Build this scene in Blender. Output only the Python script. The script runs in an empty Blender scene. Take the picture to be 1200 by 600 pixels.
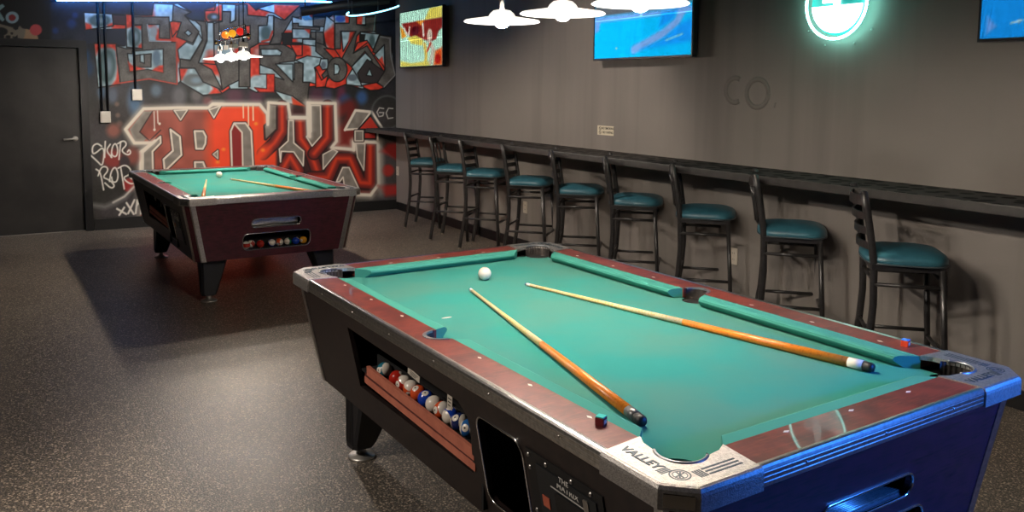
import bpy, bmesh, math, random
import numpy as np
from mathutils import Vector, Matrix
from mathutils.geometry import tessellate_polygon
random.seed(7)
PI = math.pi
SC = bpy.context.scene
COL = SC.collection

# ---------------------------------------------------------------- camera
F = 972.36; CAM = np.array([-1.074, -1.156, 1.585])
YAW, PITCH, ROLL, PY = 0.53803, 0.09704, 0.00783, 200.0
ROT = 0.03495                      # the tables stand a little askew to the room
WX, GY, CZ = 3.213, 9.016, 2.75    # right wall, graffiti wall, ceiling

def cam_axes():
    cy, sy = math.cos(YAW), math.sin(YAW)
    f = np.array([sy*math.cos(PITCH), cy*math.cos(PITCH), -math.sin(PITCH)])
    r = np.array([cy, -sy, 0.]); u = np.cross(r, f)
    c, s = math.cos(ROLL), math.sin(ROLL)
    return c*r + s*u, -s*r + c*u, f
AX = cam_axes()
cd = bpy.data.cameras.new('camera'); cam = bpy.data.objects.new('camera', cd); COL.objects.link(cam)
cd.sensor_width = 36; cd.lens = F/1200*36; cd.shift_y = (PY-300)/1200
cd.clip_start = .05; cd.clip_end = 60
m = Matrix.Identity(4)
for i in range(3):
    m[i][0], m[i][1], m[i][2], m[i][3] = AX[0][i], AX[1][i], -AX[2][i], CAM[i]
cam.matrix_world = m
SC.camera = cam
SC.view_settings.view_transform = 'Standard'; SC.view_settings.look = 'None'
SC.view_settings.gamma = 1; SC.view_settings.use_curve_mapping = False
SC.view_settings.exposure = 0.0

# ---------------------------------------------------------------- materials
def s2l(c):
    return tuple((v/255/12.92 if v/255 <= .04045 else ((v/255+.055)/1.055)**2.4) for v in c)

def mat(name, col=(.5, .5, .5), rough=.5, metal=0., noise=None, bump=None, emit=None, spec=.5, coat=0., streak=None):
    """principled material; noise=(scale, colour2, lo, hi); bump=(scale, strength); streak=(vector scale, colour2, lo, hi)"""
    m_ = bpy.data.materials.new(name); m_.use_nodes = True
    nt = m_.node_tree; b = nt.nodes['Principled BSDF']
    b.inputs['Base Color'].default_value = (*col, 1); b.inputs['Roughness'].default_value = rough
    b.inputs['Metallic'].default_value = metal; b.inputs['Specular IOR Level'].default_value = spec
    b.inputs['Coat Weight'].default_value = coat
    tc = nt.nodes.new('ShaderNodeTexCoord')
    src = None
    def layer(scale, col2, lo, hi, vec=None, prev=None):
        n = nt.nodes.new('ShaderNodeTexNoise'); n.inputs['Scale'].default_value = scale
        n.inputs['Detail'].default_value = 6
        if vec:
            mp = nt.nodes.new('ShaderNodeMapping'); mp.inputs['Scale'].default_value = vec
            nt.links.new(tc.outputs['Object'], mp.inputs['Vector']); nt.links.new(mp.outputs[0], n.inputs['Vector'])
        else: nt.links.new(tc.outputs['Object'], n.inputs['Vector'])
        r = nt.nodes.new('ShaderNodeMapRange'); r.inputs['From Min'].default_value = lo; r.inputs['From Max'].default_value = hi
        nt.links.new(n.outputs['Fac'], r.inputs['Value'])
        x = nt.nodes.new('ShaderNodeMix'); x.data_type = 'RGBA'
        nt.links.new(r.outputs[0], x.inputs['Factor'])
        if prev: nt.links.new(prev, x.inputs[6])
        else: x.inputs[6].default_value = (*col, 1)
        x.inputs[7].default_value = (*col2, 1)
        return x.outputs[2]
    if noise: src = layer(*noise)
    if streak: src = layer(streak[1], streak[2], streak[3], streak[4], vec=streak[0], prev=src)
    if src: nt.links.new(src, b.inputs['Base Color'])
    if bump:
        n = nt.nodes.new('ShaderNodeTexNoise'); n.inputs['Scale'].default_value = bump[0]; n.inputs['Detail'].default_value = 3
        nt.links.new(tc.outputs['Object'], n.inputs['Vector'])
        bn = nt.nodes.new('ShaderNodeBump'); bn.inputs['Strength'].default_value = bump[1]; bn.inputs['Distance'].default_value = .01
        nt.links.new(n.outputs['Fac'], bn.inputs['Height']); nt.links.new(bn.outputs[0], b.inputs['Normal'])
    if emit:
        b.inputs['Emission Color'].default_value = (*emit[0], 1); b.inputs['Emission Strength'].default_value = emit[1]
    return m_

def vcol_mat(name, rough=.7, emission=0., spec=.4):
    m_ = bpy.data.materials.new(name); m_.use_nodes = True
    nt = m_.node_tree; b = nt.nodes['Principled BSDF']; b.inputs['Roughness'].default_value = rough
    b.inputs['Specular IOR Level'].default_value = spec
    a = nt.nodes.new('ShaderNodeAttribute'); a.attribute_name = 'paint'
    if emission:
        b.inputs['Base Color'].default_value = (.01, .01, .01, 1)
        nt.links.new(a.outputs['Color'], b.inputs['Emission Color']); b.inputs['Emission Strength'].default_value = emission
    else:
        nt.links.new(a.outputs['Color'], b.inputs['Base Color'])
    return m_

M = {}
M['felt'] = mat('table_felt', s2l((71, 127, 115)), .95, noise=(2.5, s2l((46, 130, 121)), .4, .62), spec=.15)
M['cushion'] = mat('cushion_felt', s2l((62, 138, 124)), .9, spec=.15)
M['railwood'] = mat('rail_laminate', s2l((116, 48, 38)), .42, noise=(14, s2l((84, 32, 26)), .4, .65), streak=((6, 60, 6), 3, s2l((134, 62, 46)), .52, .75), coat=.15)
M['trim'] = mat('brushed_trim', (.62, .6, .57), .32, 1., noise=(90, (.45, .44, .42), .4, .7), bump=(60, .05))
M['cast'] = mat('cast_aluminium', (.50, .47, .44), .47, .9, noise=(160, (.36, .34, .32), .4, .65), bump=(300, .25))
M['castdark'] = mat('casting_relief', s2l((70, 84, 92)), .5, .6)
M['side'] = mat('cabinet_side_laminate', s2l((40, 30, 28)), .42, noise=(30, s2l((26, 19, 19)), .4, .7))
M['endw'] = mat('cabinet_end_laminate', s2l((84, 32, 42)), .38, noise=(26, s2l((68, 28, 36)), .4, .7), streak=((5, 5, 50), 3, s2l((50, 24, 24)), .5, .7))
M['inner'] = mat('cabinet_inside', s2l((16, 14, 14)), .8)
M['pocket'] = mat('pocket_rubber', s2l((62, 54, 50)), .6, noise=(40, s2l((34, 30, 28)), .4, .6))
M['ringm'] = mat('pocket_ring', (.35, .36, .38), .35, .8)
M['sight'] = mat('pearl_sight', s2l((225, 215, 200)), .4)
M['black'] = mat('black_plastic', s2l((18, 18, 20)), .45)
M['screw'] = mat('screw_head', (.55, .52, .48), .35, 1.)
M['leg'] = mat('table_leg_laminate', s2l((28, 28, 32)), .4)
M['foot'] = mat('foot_metal', (.66, .62, .56), .38, .9)
M['tray'] = mat('tray_wood', s2l((190, 112, 88)), .6, noise=(20, s2l((170, 96, 76)), .4, .7))
M['traydark'] = mat('tray_groove', s2l((84, 36, 32)), .7)
M['label'] = mat('paper_label', s2l((190, 180, 165)), .6)
M['print'] = mat('printed_ink', s2l((34, 32, 32)), .6)
M['lettering'] = mat('panel_lettering', s2l((200, 196, 188)), .5)
M['white'] = mat('ivory_white', s2l((225, 215, 200)), .25, coat=.4)
M['frame'] = mat('stool_frame', s2l((46, 44, 43)), .33, noise=(30, s2l((34, 33, 33)), .4, .7), spec=.6)
M['vinyl'] = mat('teal_vinyl', s2l((56, 110, 124)), .42, noise=(14, s2l((44, 92, 108)), .35, .7), bump=(120, .04), spec=.6)
M['piping'] = mat('seat_edge', s2l((70, 80, 84)), .35)
M['glide'] = mat('foot_glide', s2l((140, 130, 115)), .5)
M['plate'] = mat('steel_box', s2l((190, 185, 175)), .4, .2)
M['conduit'] = mat('black_conduit', s2l((10, 10, 12)), .5)
M['outlet'] = mat('outlet_plate', s2l((205, 196, 180)), .45)
M['slot'] = mat('outlet_slots', s2l((60, 55, 50)), .5)
M['maple'] = mat('maple_shaft', s2l((226, 196, 140)), .35, streak=((60, 3, 60), 2, s2l((214, 176, 80)), .5, .65), coat=.3)
M['butt'] = mat('cue_butt', s2l((232, 128, 24)), .35, streak=((60, 4, 60), 2, s2l((206, 104, 18)), .5, .7), coat=.3)
M['ferrule'] = mat('cue_ferrule', s2l((228, 222, 210)), .35)
M['tip'] = mat('cue_tip', s2l((60, 90, 130)), .8)
M['rubber'] = mat('rubber_bumper', s2l((26, 24, 24)), .5)
M['collar'] = mat('cue_collar', s2l((110, 108, 106)), .35, .6)
M['chrome'] = mat('chrome', (.75, .74, .72), .18, 1.)
M['shade'] = mat('opal_shade', s2l((236, 232, 224)), .35, emit=((1, .93, .85), 2.2))
M['shadetop'] = mat('opal_shade_outside', s2l((214, 208, 196)), .35, emit=((1, .93, .85), 1.1))
M['bulb'] = mat('lamp_bulb', (1, 1, 1), .3, emit=((1, .86, .72), 1150))
M['bluetube'] = mat('blue_neon', (.1, .3, 1), .3, emit=((.06, .32, 1), 34))
M['palering'] = mat('pale_blue_neon', (.5, .8, 1), .3, emit=((.22, .75, 1), 4.5))
M['neonwhite'] = mat('white_neon', (1, 1, 1), .3, emit=((.75, 1, .92), 4.))
M['neonring'] = mat('cyan_neon', (.6, 1, 1), .3, emit=((.30, 1., .85), 20))
M['neonteal'] = mat('sign_backing', s2l((30, 120, 115)), .4, emit=((.02, .26, .26), .8))
M['tvframe'] = mat('tv_bezel', s2l((22, 24, 28)), .35)
M['door'] = mat('door_paint', s2l((50, 48, 47)), .36, noise=(2.5, s2l((34, 33, 33)), .35, .65), bump=(4, .5))
M['jamb'] = mat('door_jamb_paint', s2l((16, 16, 18)), .4)
M['base'] = mat('baseboard_rubber', s2l((14, 13, 14)), .5)
M['ceil'] = mat('ceiling_paint', s2l((20, 22, 28)), .8)
M['ledgeedge'] = mat('ledge_edge', s2l((62, 60, 58)), .42, noise=(20, s2l((52, 50, 49)), .4, .7))
M['duct'] = mat('duct_paint', s2l((16, 18, 24)), .6)
M['ledge_under'] = mat('ledge_underside', s2l((12, 12, 12)), .6)

def wall_mat(name, a, b_):
    return mat(name, s2l(a), .62, noise=(1.6, s2l(b_), .3, .75), streak=((2.2, 2.2, .12), 2.2, s2l(tuple(v-9 for v in b_)), .5, .75), bump=(90, .06))
M['wall'] = wall_mat('charcoal_wall_paint', (133, 127, 121), (126, 120, 115))
M['wallplain'] = wall_mat('black_wall_paint', (40, 38, 38), (34, 33, 33))

def floor_mat():
    m_ = bpy.data.materials.new('speckled_rubber_floor'); m_.use_nodes = True
    nt = m_.node_tree; b = nt.nodes['Principled BSDF']; L = nt.links.new
    tc = nt.nodes.new('ShaderNodeTexCoord')
    def ramp(sock, lo, hi):
        r = nt.nodes.new('ShaderNodeMapRange'); r.inputs['From Min'].default_value = lo; r.inputs['From Max'].default_value = hi
        L(sock, r.inputs['Value']); return r.outputs[0]
    def mix(f, a, c):
        x = nt.nodes.new('ShaderNodeMix'); x.data_type = 'RGBA'; L(f, x.inputs['Factor'])
        if isinstance(a, tuple): x.inputs[6].default_value = (*a, 1)
        else: L(a, x.inputs[6])
        x.inputs[7].default_value = (*c, 1); return x.outputs[2]
    n1 = nt.nodes.new('ShaderNodeTexNoise'); n1.inputs['Scale'].default_value = 1.3; n1.inputs['Detail'].default_value = 5
    n2 = nt.nodes.new('ShaderNodeTexNoise'); n2.inputs['Scale'].default_value = 135; n2.inputs['Detail'].default_value = 2
    v = nt.nodes.new('ShaderNodeTexVoronoi'); v.inputs['Scale'].default_value = 165
    for n in (n1, n2, v): L(tc.outputs['Object'], n.inputs['Vector'])
    c = mix(ramp(n1.outputs['Fac'], .35, .7), s2l((70, 66, 62)), s2l((56, 53, 50)))
    c = mix(ramp(n2.outputs['Fac'], .48, .66), c, s2l((138, 125, 108)))
    sep = nt.nodes.new('ShaderNodeSeparateColor'); L(v.outputs['Color'], sep.inputs[0])
    c = mix(ramp(sep.outputs[0], .82, .93), c, s2l((182, 166, 146)))
    L(c, b.inputs['Base Color'])
    r = nt.nodes.new('ShaderNodeMapRange'); r.inputs['To Min'].default_value = .34; r.inputs['To Max'].default_value = .48
    L(n1.outputs['Fac'], r.inputs['Value']); L(r.outputs[0], b.inputs['Roughness'])
    b.inputs['Specular IOR Level'].default_value = .55
    bp = nt.nodes.new('ShaderNodeBump'); bp.inputs['Strength'].default_value = .55; bp.inputs['Distance'].default_value = .004
    L(n2.outputs['Fac'], bp.inputs['Height']); L(bp.outputs[0], b.inputs['Normal'])
    return m_
M['floor'] = floor_mat()

def ledge_mat():
    m_ = bpy.data.materials.new('pitted_ledge_top'); m_.use_nodes = True
    nt = m_.node_tree; b = nt.nodes['Principled BSDF']; L = nt.links.new
    tc = nt.nodes.new('ShaderNodeTexCoord'); mp = nt.nodes.new('ShaderNodeMapping'); mp.inputs['Scale'].default_value = (8, 9, 1)
    br = nt.nodes.new('ShaderNodeTexVoronoi'); br.voronoi_dimensions = '2D'; br.inputs['Scale'].default_value = 1.0; br.inputs['Randomness'].default_value = .6
    L(tc.outputs['Object'], mp.inputs[0]); L(mp.outputs[0], br.inputs['Vector'])
    r = nt.nodes.new('ShaderNodeMapRange'); r.inputs['From Min'].default_value = .26; r.inputs['From Max'].default_value = .34
    L(br.outputs['Distance'], r.inputs['Value'])
    x = nt.nodes.new('ShaderNodeMix'); x.data_type = 'RGBA'; L(r.outputs[0], x.inputs['Factor'])
    x.inputs[6].default_value = (*s2l((12, 12, 12)), 1); x.inputs[7].default_value = (*s2l((72, 69, 66)), 1)
    L(x.outputs[2], b.inputs['Base Color']); b.inputs['Roughness'].default_value = .75; b.inputs['Specular IOR Level'].default_value = .12
    bp = nt.nodes.new('ShaderNodeBump'); bp.inputs['Strength'].default_value = .8; bp.inputs['Distance'].default_value = .004; L(r.outputs[0], bp.inputs['Height']); L(bp.outputs[0], b.inputs['Normal'])
    return m_
M['ledgetop'] = ledge_mat()

def pane_mat():
    m_ = bpy.data.materials.new('clear_pane'); m_.use_nodes = True
    nt = m_.node_tree; nt.nodes.remove(nt.nodes['Principled BSDF']); out = nt.nodes['Material Output']
    t = nt.nodes.new('ShaderNodeBsdfTransparent'); t.inputs[0].default_value = (.93, .93, .93, 1)
    g = nt.nodes.new('ShaderNodeBsdfGlossy'); g.inputs['Roughness'].default_value = .08
    f = nt.nodes.new('ShaderNodeFresnel'); f.inputs[0].default_value = 1.25
    x = nt.nodes.new('ShaderNodeMixShader')
    nt.links.new(f.outputs[0], x.inputs[0]); nt.links.new(t.outputs[0], x.inputs[1]); nt.links.new(g.outputs[0], x.inputs[2])
    nt.links.new(x.outputs[0], out.inputs[0]); return m_
M['pane'] = pane_mat()

# ---------------------------------------------------------------- mesh helpers
class MB:
    """collects shapes into one mesh"""
    def __init__(s): s.v = []; s.f = []; s.m = []; s.sm = []
    def add(s, vs, fs, mi=0, smooth=False, mtx=None):
        o = len(s.v)
        if mtx is not None: vs = [tuple(mtx @ Vector(v)) for v in vs]
        s.v += [tuple(v) for v in vs]
        for f in fs: s.f.append(tuple(i+o for i in f)); s.m.append(mi); s.sm.append(smooth)
        return s
    def box(s, a, b, mi=0, mtx=None, bev=0.):
        x0, y0, z0 = a; x1, y1, z1 = b
        if bev > 0:
            bm = bmesh.new(); bmesh.ops.create_cube(bm, size=1)
            for v in bm.verts: v.co = Vector(((x0+x1)/2+v.co.x*(x1-x0), (y0+y1)/2+v.co.y*(y1-y0), (z0+z1)/2+v.co.z*(z1-z0)))
            bmesh.ops.bevel(bm, geom=list(bm.edges), offset=bev, segments=2, affect='EDGES', profile=.6)
            bm.verts.index_update()
            s.add([v.co[:] for v in bm.verts], [[v.index for v in f.verts] for f in bm.faces], mi, False, mtx); bm.free(); return s
        vs = [(x0, y0, z0), (x1, y0, z0), (x1, y1, z0), (x0, y1, z0), (x0, y0, z1), (x1, y0, z1), (x1, y1, z1), (x0, y1, z1)]
        return s.add(vs, [(3, 2, 1, 0), (4, 5, 6, 7), (0, 1, 5, 4), (1, 2, 6, 5), (2, 3, 7, 6), (3, 0, 4, 7)], mi, False, mtx)
    def tube(s, path, r, n=10, mi=0, closed=False, flat=None, mtx=None, caps=True):
        """round (or flattened) tube along a path; r number or list; flat=(axis vector, ratio)"""
        P_ = [Vector(p) for p in path]; N = len(P_); R_ = r if isinstance(r, (list, tuple)) else [r]*N
        vs = []; ref = None
        for i, p in enumerate(P_):
            if closed: t = (P_[(i+1) % N]-P_[i-1])
            else: t = (P_[min(i+1, N-1)]-P_[max(i-1, 0)])
            t.normalize()
            if flat: a = Vector(flat[0]); a = (a-t*a.dot(t)).normalized()
            elif ref is None: a = t.orthogonal().normalized()
            else: a = (ref-t*ref.dot(t)).normalized()
            ref = a; b = t.cross(a); k = flat[1] if flat else 1
            for j in range(n):
                q = 2*PI*j/n; vs.append(p+a*(R_[i]*math.cos(q)*k)+b*(R_[i]*math.sin(q)))
        fs = []
        for i in range(N if closed else N-1):
            for j in range(n):
                i2 = (i+1) % N; fs.append((i*n+j, i*n+(j+1) % n, i2*n+(j+1) % n, i2*n+j))
        if not closed and caps: fs += [tuple(range(n-1, -1, -1)), tuple((N-1)*n+j for j in range(n))]
        return s.add(vs, fs, mi, True, mtx)
    def lathe(s, prof, n=32, mi=0, mtx=None, smooth=True, close=True):
        vs = []; fs = []
        for r, z in prof:
            for j in range(n): vs.append((r*math.cos(2*PI*j/n), r*math.sin(2*PI*j/n), z))
        for i in range(len(prof)-1):
            for j in range(n): fs.append((i*n+j, i*n+(j+1) % n, (i+1)*n+(j+1) % n, (i+1)*n+j))
        if close:
            if prof[0][0] > 1e-5: fs.append(tuple(range(n-1, -1, -1)))
            if prof[-1][0] > 1e-5: fs.append(tuple((len(prof)-1)*n+j for j in range(n)))
        return s.add(vs, fs, mi, smooth, mtx)
    def prism(s, loops, fn, t0, t1, mi=0, side=None):
        """polygon with holes in 2D, mapped by fn(a, b, t) to 3D at two depths"""
        L3 = [[Vector((p[0], p[1], 0)) for p in lp] for lp in loops]
        tri = tessellate_polygon(L3); pts = [p for lp in loops for p in lp]; n = len(pts)
        vs = [fn(p[0], p[1], t0) for p in pts]+[fn(p[0], p[1], t1) for p in pts]
        fs = []
        for t in tri: fs += [tuple(t), tuple(i+n for i in reversed(t))]
        s.add(vs, fs, mi); o = len(s.v)-2*n; k = 0
        for lp in loops:
            for i in range(len(lp)):
                a, b = k+i, k+(i+1) % len(lp)
                s.f.append((o+a, o+b, o+b+n, o+a+n)); s.m.append(mi if side is None else side); s.sm.append(False)
            k += len(lp)
        return s
    def sphere(s, c, r, mi=0, seg=24, rings=14, sc=(1, 1, 1)):
        prof = [(r*math.sin(PI*i/rings), -r*math.cos(PI*i/rings)) for i in range(rings+1)]
        prof[0] = (1e-5, -r); prof[-1] = (1e-5, r)
        return s.lathe(prof, seg, mi, Matrix.Translation(c) @ Matrix.Diagonal((*sc, 1)))
    def build(s, name, mats, parent=None, fix=True, loc=None):
        me = bpy.data.meshes.new(name); me.from_pydata(s.v, [], s.f)
        if not isinstance(mats, (list, tuple)): mats = [mats]
        for x in mats: me.materials.append(x)
        me.polygons.foreach_set('material_index', s.m); me.polygons.foreach_set('use_smooth', s.sm)
        if fix:
            bm = bmesh.new(); bm.from_mesh(me); bmesh.ops.remove_doubles(bm, verts=bm.verts, dist=1e-6)
            bmesh.ops.recalc_face_normals(bm, faces=bm.faces); bm.to_mesh(me); bm.free()
        me.update()
        o = bpy.data.objects.new(name, me); COL.objects.link(o)
        if parent: o.parent = parent
        if loc: o.location = loc
        return o

def tag(o, label=None, cat=None, group=None, kind=None):
    if label: o['label'] = label
    if cat: o['category'] = cat
    if group: o['group'] = group
    if kind: o['kind'] = kind
    return o
def empty(name, loc, rz=0., **k):
    o = bpy.data.objects.new(name, None); COL.objects.link(o); o.empty_display_size = .1
    o.location = loc; o.rotation_euler = (0, 0, rz); tag(o, **k); return o
def copy_tree(o, parent=None):
    c = o.copy(); COL.objects.link(c); c.parent = parent
    for ch in list(o.children): copy_tree(ch, c)
    return c

def text_obj(name, body, size, mtx, material, parent=None, depth=.0006, spacing=1., bold=0., shear=0.):
    cu = bpy.data.curves.new(name, 'FONT'); cu.body = body; cu.size = size; cu.extrude = depth; cu.offset = bold
    cu.align_x = 'CENTER'; cu.align_y = 'CENTER'; cu.space_character = spacing; cu.shear = shear; cu.resolution_u = 3
    t = bpy.data.objects.new(name+'_curve', cu); COL.objects.link(t)
    dg = bpy.context.evaluated_depsgraph_get(); dg.update()
    me = bpy.data.meshes.new_from_object(t.evaluated_get(dg)); bpy.data.objects.remove(t); bpy.data.curves.remove(cu)
    me.transform(mtx); me.name = name; me.materials.clear(); me.materials.append(material)
    o = bpy.data.objects.new(name, me); COL.objects.link(o)
    if parent: o.parent = parent
    return o
def basis(o, x, y, z):
    m_ = Matrix.Identity(4)
    for i in range(3): m_[i][0], m_[i][1], m_[i][2], m_[i][3] = x[i], y[i], z[i], o[i]
    return m_
def rrect(x0, y0, x1, y1, r, n=5):
    out = []
    for cx, cy, a in ((x1-r, y0+r, -90), (x1-r, y1-r, 0), (x0+r, y1-r, 90), (x0+r, y0+r, 180)):
        for k in range(n+1):
            q = math.radians(a+90*k/n); out.append((cx+r*math.cos(q), cy+r*math.sin(q)))
    return out

# ---------------------------------------------------------------- POOL TABLE (local frame: corner 0,0 shifted to centre)
TW, TL, TH = 1.35, 2.38, .80
CX0, CY0 = TW/2, TL/2
ZB, ZT = .33, .757            # cabinet bottom and top
SX, SY = .022, .022           # inset of the cabinet under the rails
TX, TY = .10, .075            # inset at its bottom
PC, PR = .142, .058           # corner pocket centre and radius
CH = .06                      # chamfer
def sx(z): return SX+(ZT-z)/(ZT-ZB)*(TX-SX)
def sy(z): return SY+(ZT-z)/(ZT-ZB)*(TY-SY)
def T(x, y, z): return (x-CX0, y-CY0, z)

def corner_arc(n=14, r=PR, a0=None, a1=None):
    a0 = math.radians(140) if a0 is None else a0; a1 = math.radians(310) if a1 is None else a1
    return [(PC+r*math.cos(a0+(a1-a0)*k/n), PC+r*math.sin(a0+(a1-a0)*k/n)) for k in range(n+1)]

def flip(k):
    """four corners by quarter turns; returns mapping of corner-local (a along the first arm...)"""
    if k == 0: return lambda x, y: (x, y)
    if k == 1: return lambda x, y: (TW-y, x)
    if k == 2: return lambda x, y: (TW-x, TL-y)
    return lambda x, y: (y, TL-x)

def casting(parent, k):
    fl = flip(k)
    fn = lambda a, b, t: T(*fl(a, b), t)
    arc = corner_arc()
    poly = [(.004, .236), (.004, CH), (CH, .004), (.236, .004), (.250, .121)]+[(.22, .104)]+arc[::-1]+[(.104, .22), (.121, .250)]
    mb = MB()
    top, mid, low = .804, .798, .752
    # slab
    mb.prism([poly], fn, .790, top)
    # outer skirt with a rounded shoulder
    out = [(.0, .238), (.0, CH-.003), (CH-.003, .0), (.238, .0)]
    def off(d):  # outline moved outward by d
        s2 = d*.4142
        return [(-d, .238), (-d, CH-.003-s2), (CH-.003-s2, -d), (.238, -d)]
    rings = [(off(-.005), top), (off(.001), .8015), (off(.005), .794), (off(.006), .786), (off(.006), low), (off(-.012), low)]
    vs = []; fs = []
    for pr, z in rings:
        for p in pr: vs.append(T(*fl(*p), z))
    for i in range(len(rings)-1):
        for j in range(3): fs.append((i*4+j, i*4+j+1, (i+1)*4+j+1, (i+1)*4+j))
    for j in (0, 3): fs.append(tuple(i*4+j for i in range(len(rings))))
    mb.add(vs, fs)
    c = mb.build('corner_casting', M['cast'], parent)
    # relief: emblem, stripes, badge
    e = MB(); zc = .8046
    ex, ey = .062, .062
    def ring(r0, r1, n=28):
        vs_ = []
        for r in (r0, r1):
            for z in (zc-.0012, zc):
                for j in range(n):
                    vs_.append(T(*fl(ex+r*math.cos(2*PI*j/n), ey+r*math.sin(2*PI*j/n)), z))
        f_ = []
        for j in range(n):
            q = (j+1) % n
            f_ += [(n+j, n+q, 3*n+q, 3*n+j), (j, q, n+q, n+j), (2*n+j, 2*n+q, 3*n+q, 3*n+j)]
        e.add(vs_, f_)
    ring(.0235, .0205); ring(.0165, .0145)
    for a in (-.62, .0, .62):                # spokes of the emblem
        d = math.pi/4+a
        for s_ in (-1, 1):
            p0 = (ex, ey); p1 = (ex+s_*.0145*math.cos(d), ey+s_*.0145*math.sin(d))
            w = .0016; nx, ny = -math.sin(d)*w, math.cos(d)*w
            e.prism([[(p0[0]+nx, p0[1]+ny), (p0[0]-nx, p0[1]-ny), (p1[0]-nx, p1[1]-ny), (p1[0]+nx, p1[1]+ny)]], fn, zc-.0012, zc)
    for q in range(3): e.prism([[(.118, .031+q*.012), (.215, .031+q*.012), (.215, .036+q*.012), (.118, .036+q*.012)]], fn, zc-.0012, zc)
    for q in range(4): e.prism([[(.092+q*.006, .030), (.0955+q*.006, .030), (.0955+q*.006, .060), (.092+q*.006, .060)]], fn, zc-.0012, zc)
    for q in range(4): e.prism([[(.032, .084+q*.0055), (.062, .084+q*.0055), (.062, .087+q*.0055), (.032, .087+q*.0055)]], fn, zc-.0012, zc)
    e.build('emblem', M['castdark'], c)
    o3 = Vector(T(*fl(.048, .165), zc)); px = Vector(T(*fl(.048, .064), 0))-Vector(T(*fl(.048, .165), 0)); px.normalize()
    py = Vector(T(*fl(.1, .165), 0))-Vector(T(*fl(.048, .165), 0)); py.normalize()
    text_obj('lettering', 'VALLEY', .034, basis(o3, px, py, Vector((0, 0, 1))), M['castdark'], c, spacing=1.05, bold=.0008)
    b = MB()   # badge on the cut corner
    mid2 = Vector(T(*fl(CH/2-.0045, CH/2-.0045), .773)); ax = (Vector(T(*fl(CH, 0), 0))-Vector(T(*fl(0, CH), 0))).normalized()
    nz = Vector((mid2.x, mid2.y, 0)).normalized(); nz = Vector((ax.y, -ax.x, 0))
    if nz.dot(Vector((mid2.x, mid2.y, 0))) < 0: nz = -nz
    mt = basis(mid2, ax, Vector((0, 0, 1)), nz)
    b.box((-.032, -.015, -.003), (.032, .015, .003), 0, mt, .002)
    b.build('badge', M['chrome'], c)
    return c

def pocket(parent, k):
    fl = flip(k); mb = MB(); n = 72; vs = []; fs = []
    prof = [(PR+.001, .800), (PR+.001, .762), (PR-.002, .73), (PR-.008, .70), (.004, .69)]
    # upper lip only on the corner side, full tube below the bed
    a0, a1 = math.radians(118), math.radians(332)
    for r, z in prof:
        for j in range(n+1):
            a = a0+(a1-a0)*j/n; rr = r+(.0018*math.cos(j*1.35) if r > .02 else 0)
            vs.append(T(*fl(PC+rr*math.cos(a), PC+rr*math.sin(a)), z))
    for i in range(len(prof)-1):
        for j in range(n): fs.append((i*(n+1)+j, i*(n+1)+j+1, (i+1)*(n+1)+j+1, (i+1)*(n+1)+j))
    mb.add(vs, fs, 0, True); vs = []; fs = []
    for r, z in [(PR+.001, .7615)]+prof[2:]:
        for j in range(n+1):
            a = a1+(2*PI-(a1-a0))*j/n; vs.append(T(*fl(PC+r*math.cos(a), PC+r*math.sin(a)), z))
    for i in range(3):
        for j in range(n): fs.append((i*(n+1)+j, i*(n+1)+j+1, (i+1)*(n+1)+j+1, (i+1)*(n+1)+j))
    mb.add(vs, fs, 0, True)
    # rolled rim
    rim = [T(*fl(PC+(PR-.001)*math.cos(a), PC+(PR-.001)*math.sin(a)), .8035) for a in [math.radians(140+170*j/30) for j in range(31)]]
    mb.tube(rim, .0042, 8, 1)
    return mb.build('pocket', [M['pocket'], M['ringm']], parent, fix=False)

SPX, SPR = .110, .050       # side pocket centre inset and radius
def side_pocket(parent, right):
    fx = (lambda x: TW-x) if right else (lambda x: x)
    mb = MB(); n = 40; vs = []; fs = []
    prof = [(SPR+.001, .800), (SPR+.001, .762), (SPR-.003, .73), (SPR-.009, .70), (.004, .69)]
    a0, a1 = math.radians(90), math.radians(270)
    for r, z in prof:
        for j in range(n+1):
            a = a0+(a1-a0)*j/n; vs.append(T(fx(SPX+r*math.cos(a)), CY0+r*math.sin(a), z))
    for i in range(len(prof)-1):
        for j in range(n): fs.append((i*(n+1)+j, i*(n+1)+j+1, (i+1)*(n+1)+j+1, (i+1)*(n+1)+j))
    mb.add(vs, fs, 0, True); vs = []; fs = []
    for r, z in [(SPR+.001, .7615)]+prof[2:]:
        for j in range(n+1):
            a = -PI/2+PI*j/n; vs.append(T(fx(SPX+r*math.cos(a)), CY0+r*math.sin(a), z))
    for i in range(3):
        for j in range(n): fs.append((i*(n+1)+j, i*(n+1)+j+1, (i+1)*(n+1)+j+1, (i+1)*(n+1)+j))
    mb.add(vs, fs, 0, True)
    # metal collar, crescent shaped
    n = 24
    outer = [(SPX+.004+(SPR+.016)*math.cos(a), CY0+(SPR+.008)*math.sin(a)) for a in [math.radians(95+170*j/n) for j in range(n+1)]]
    inn = [(SPX+(SPR-.001)*math.cos(a), CY0+(SPR-.001)*math.sin(a)) for a in [math.radians(262-164*j/n) for j in range(n+1)]]
    mb.prism([outer+inn], lambda a, b, t: T(fx(a), b, t), .796, .8032, 1)
    return mb.build('pocket', [M['pocket'], M['ringm']], parent, fix=False)

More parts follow.
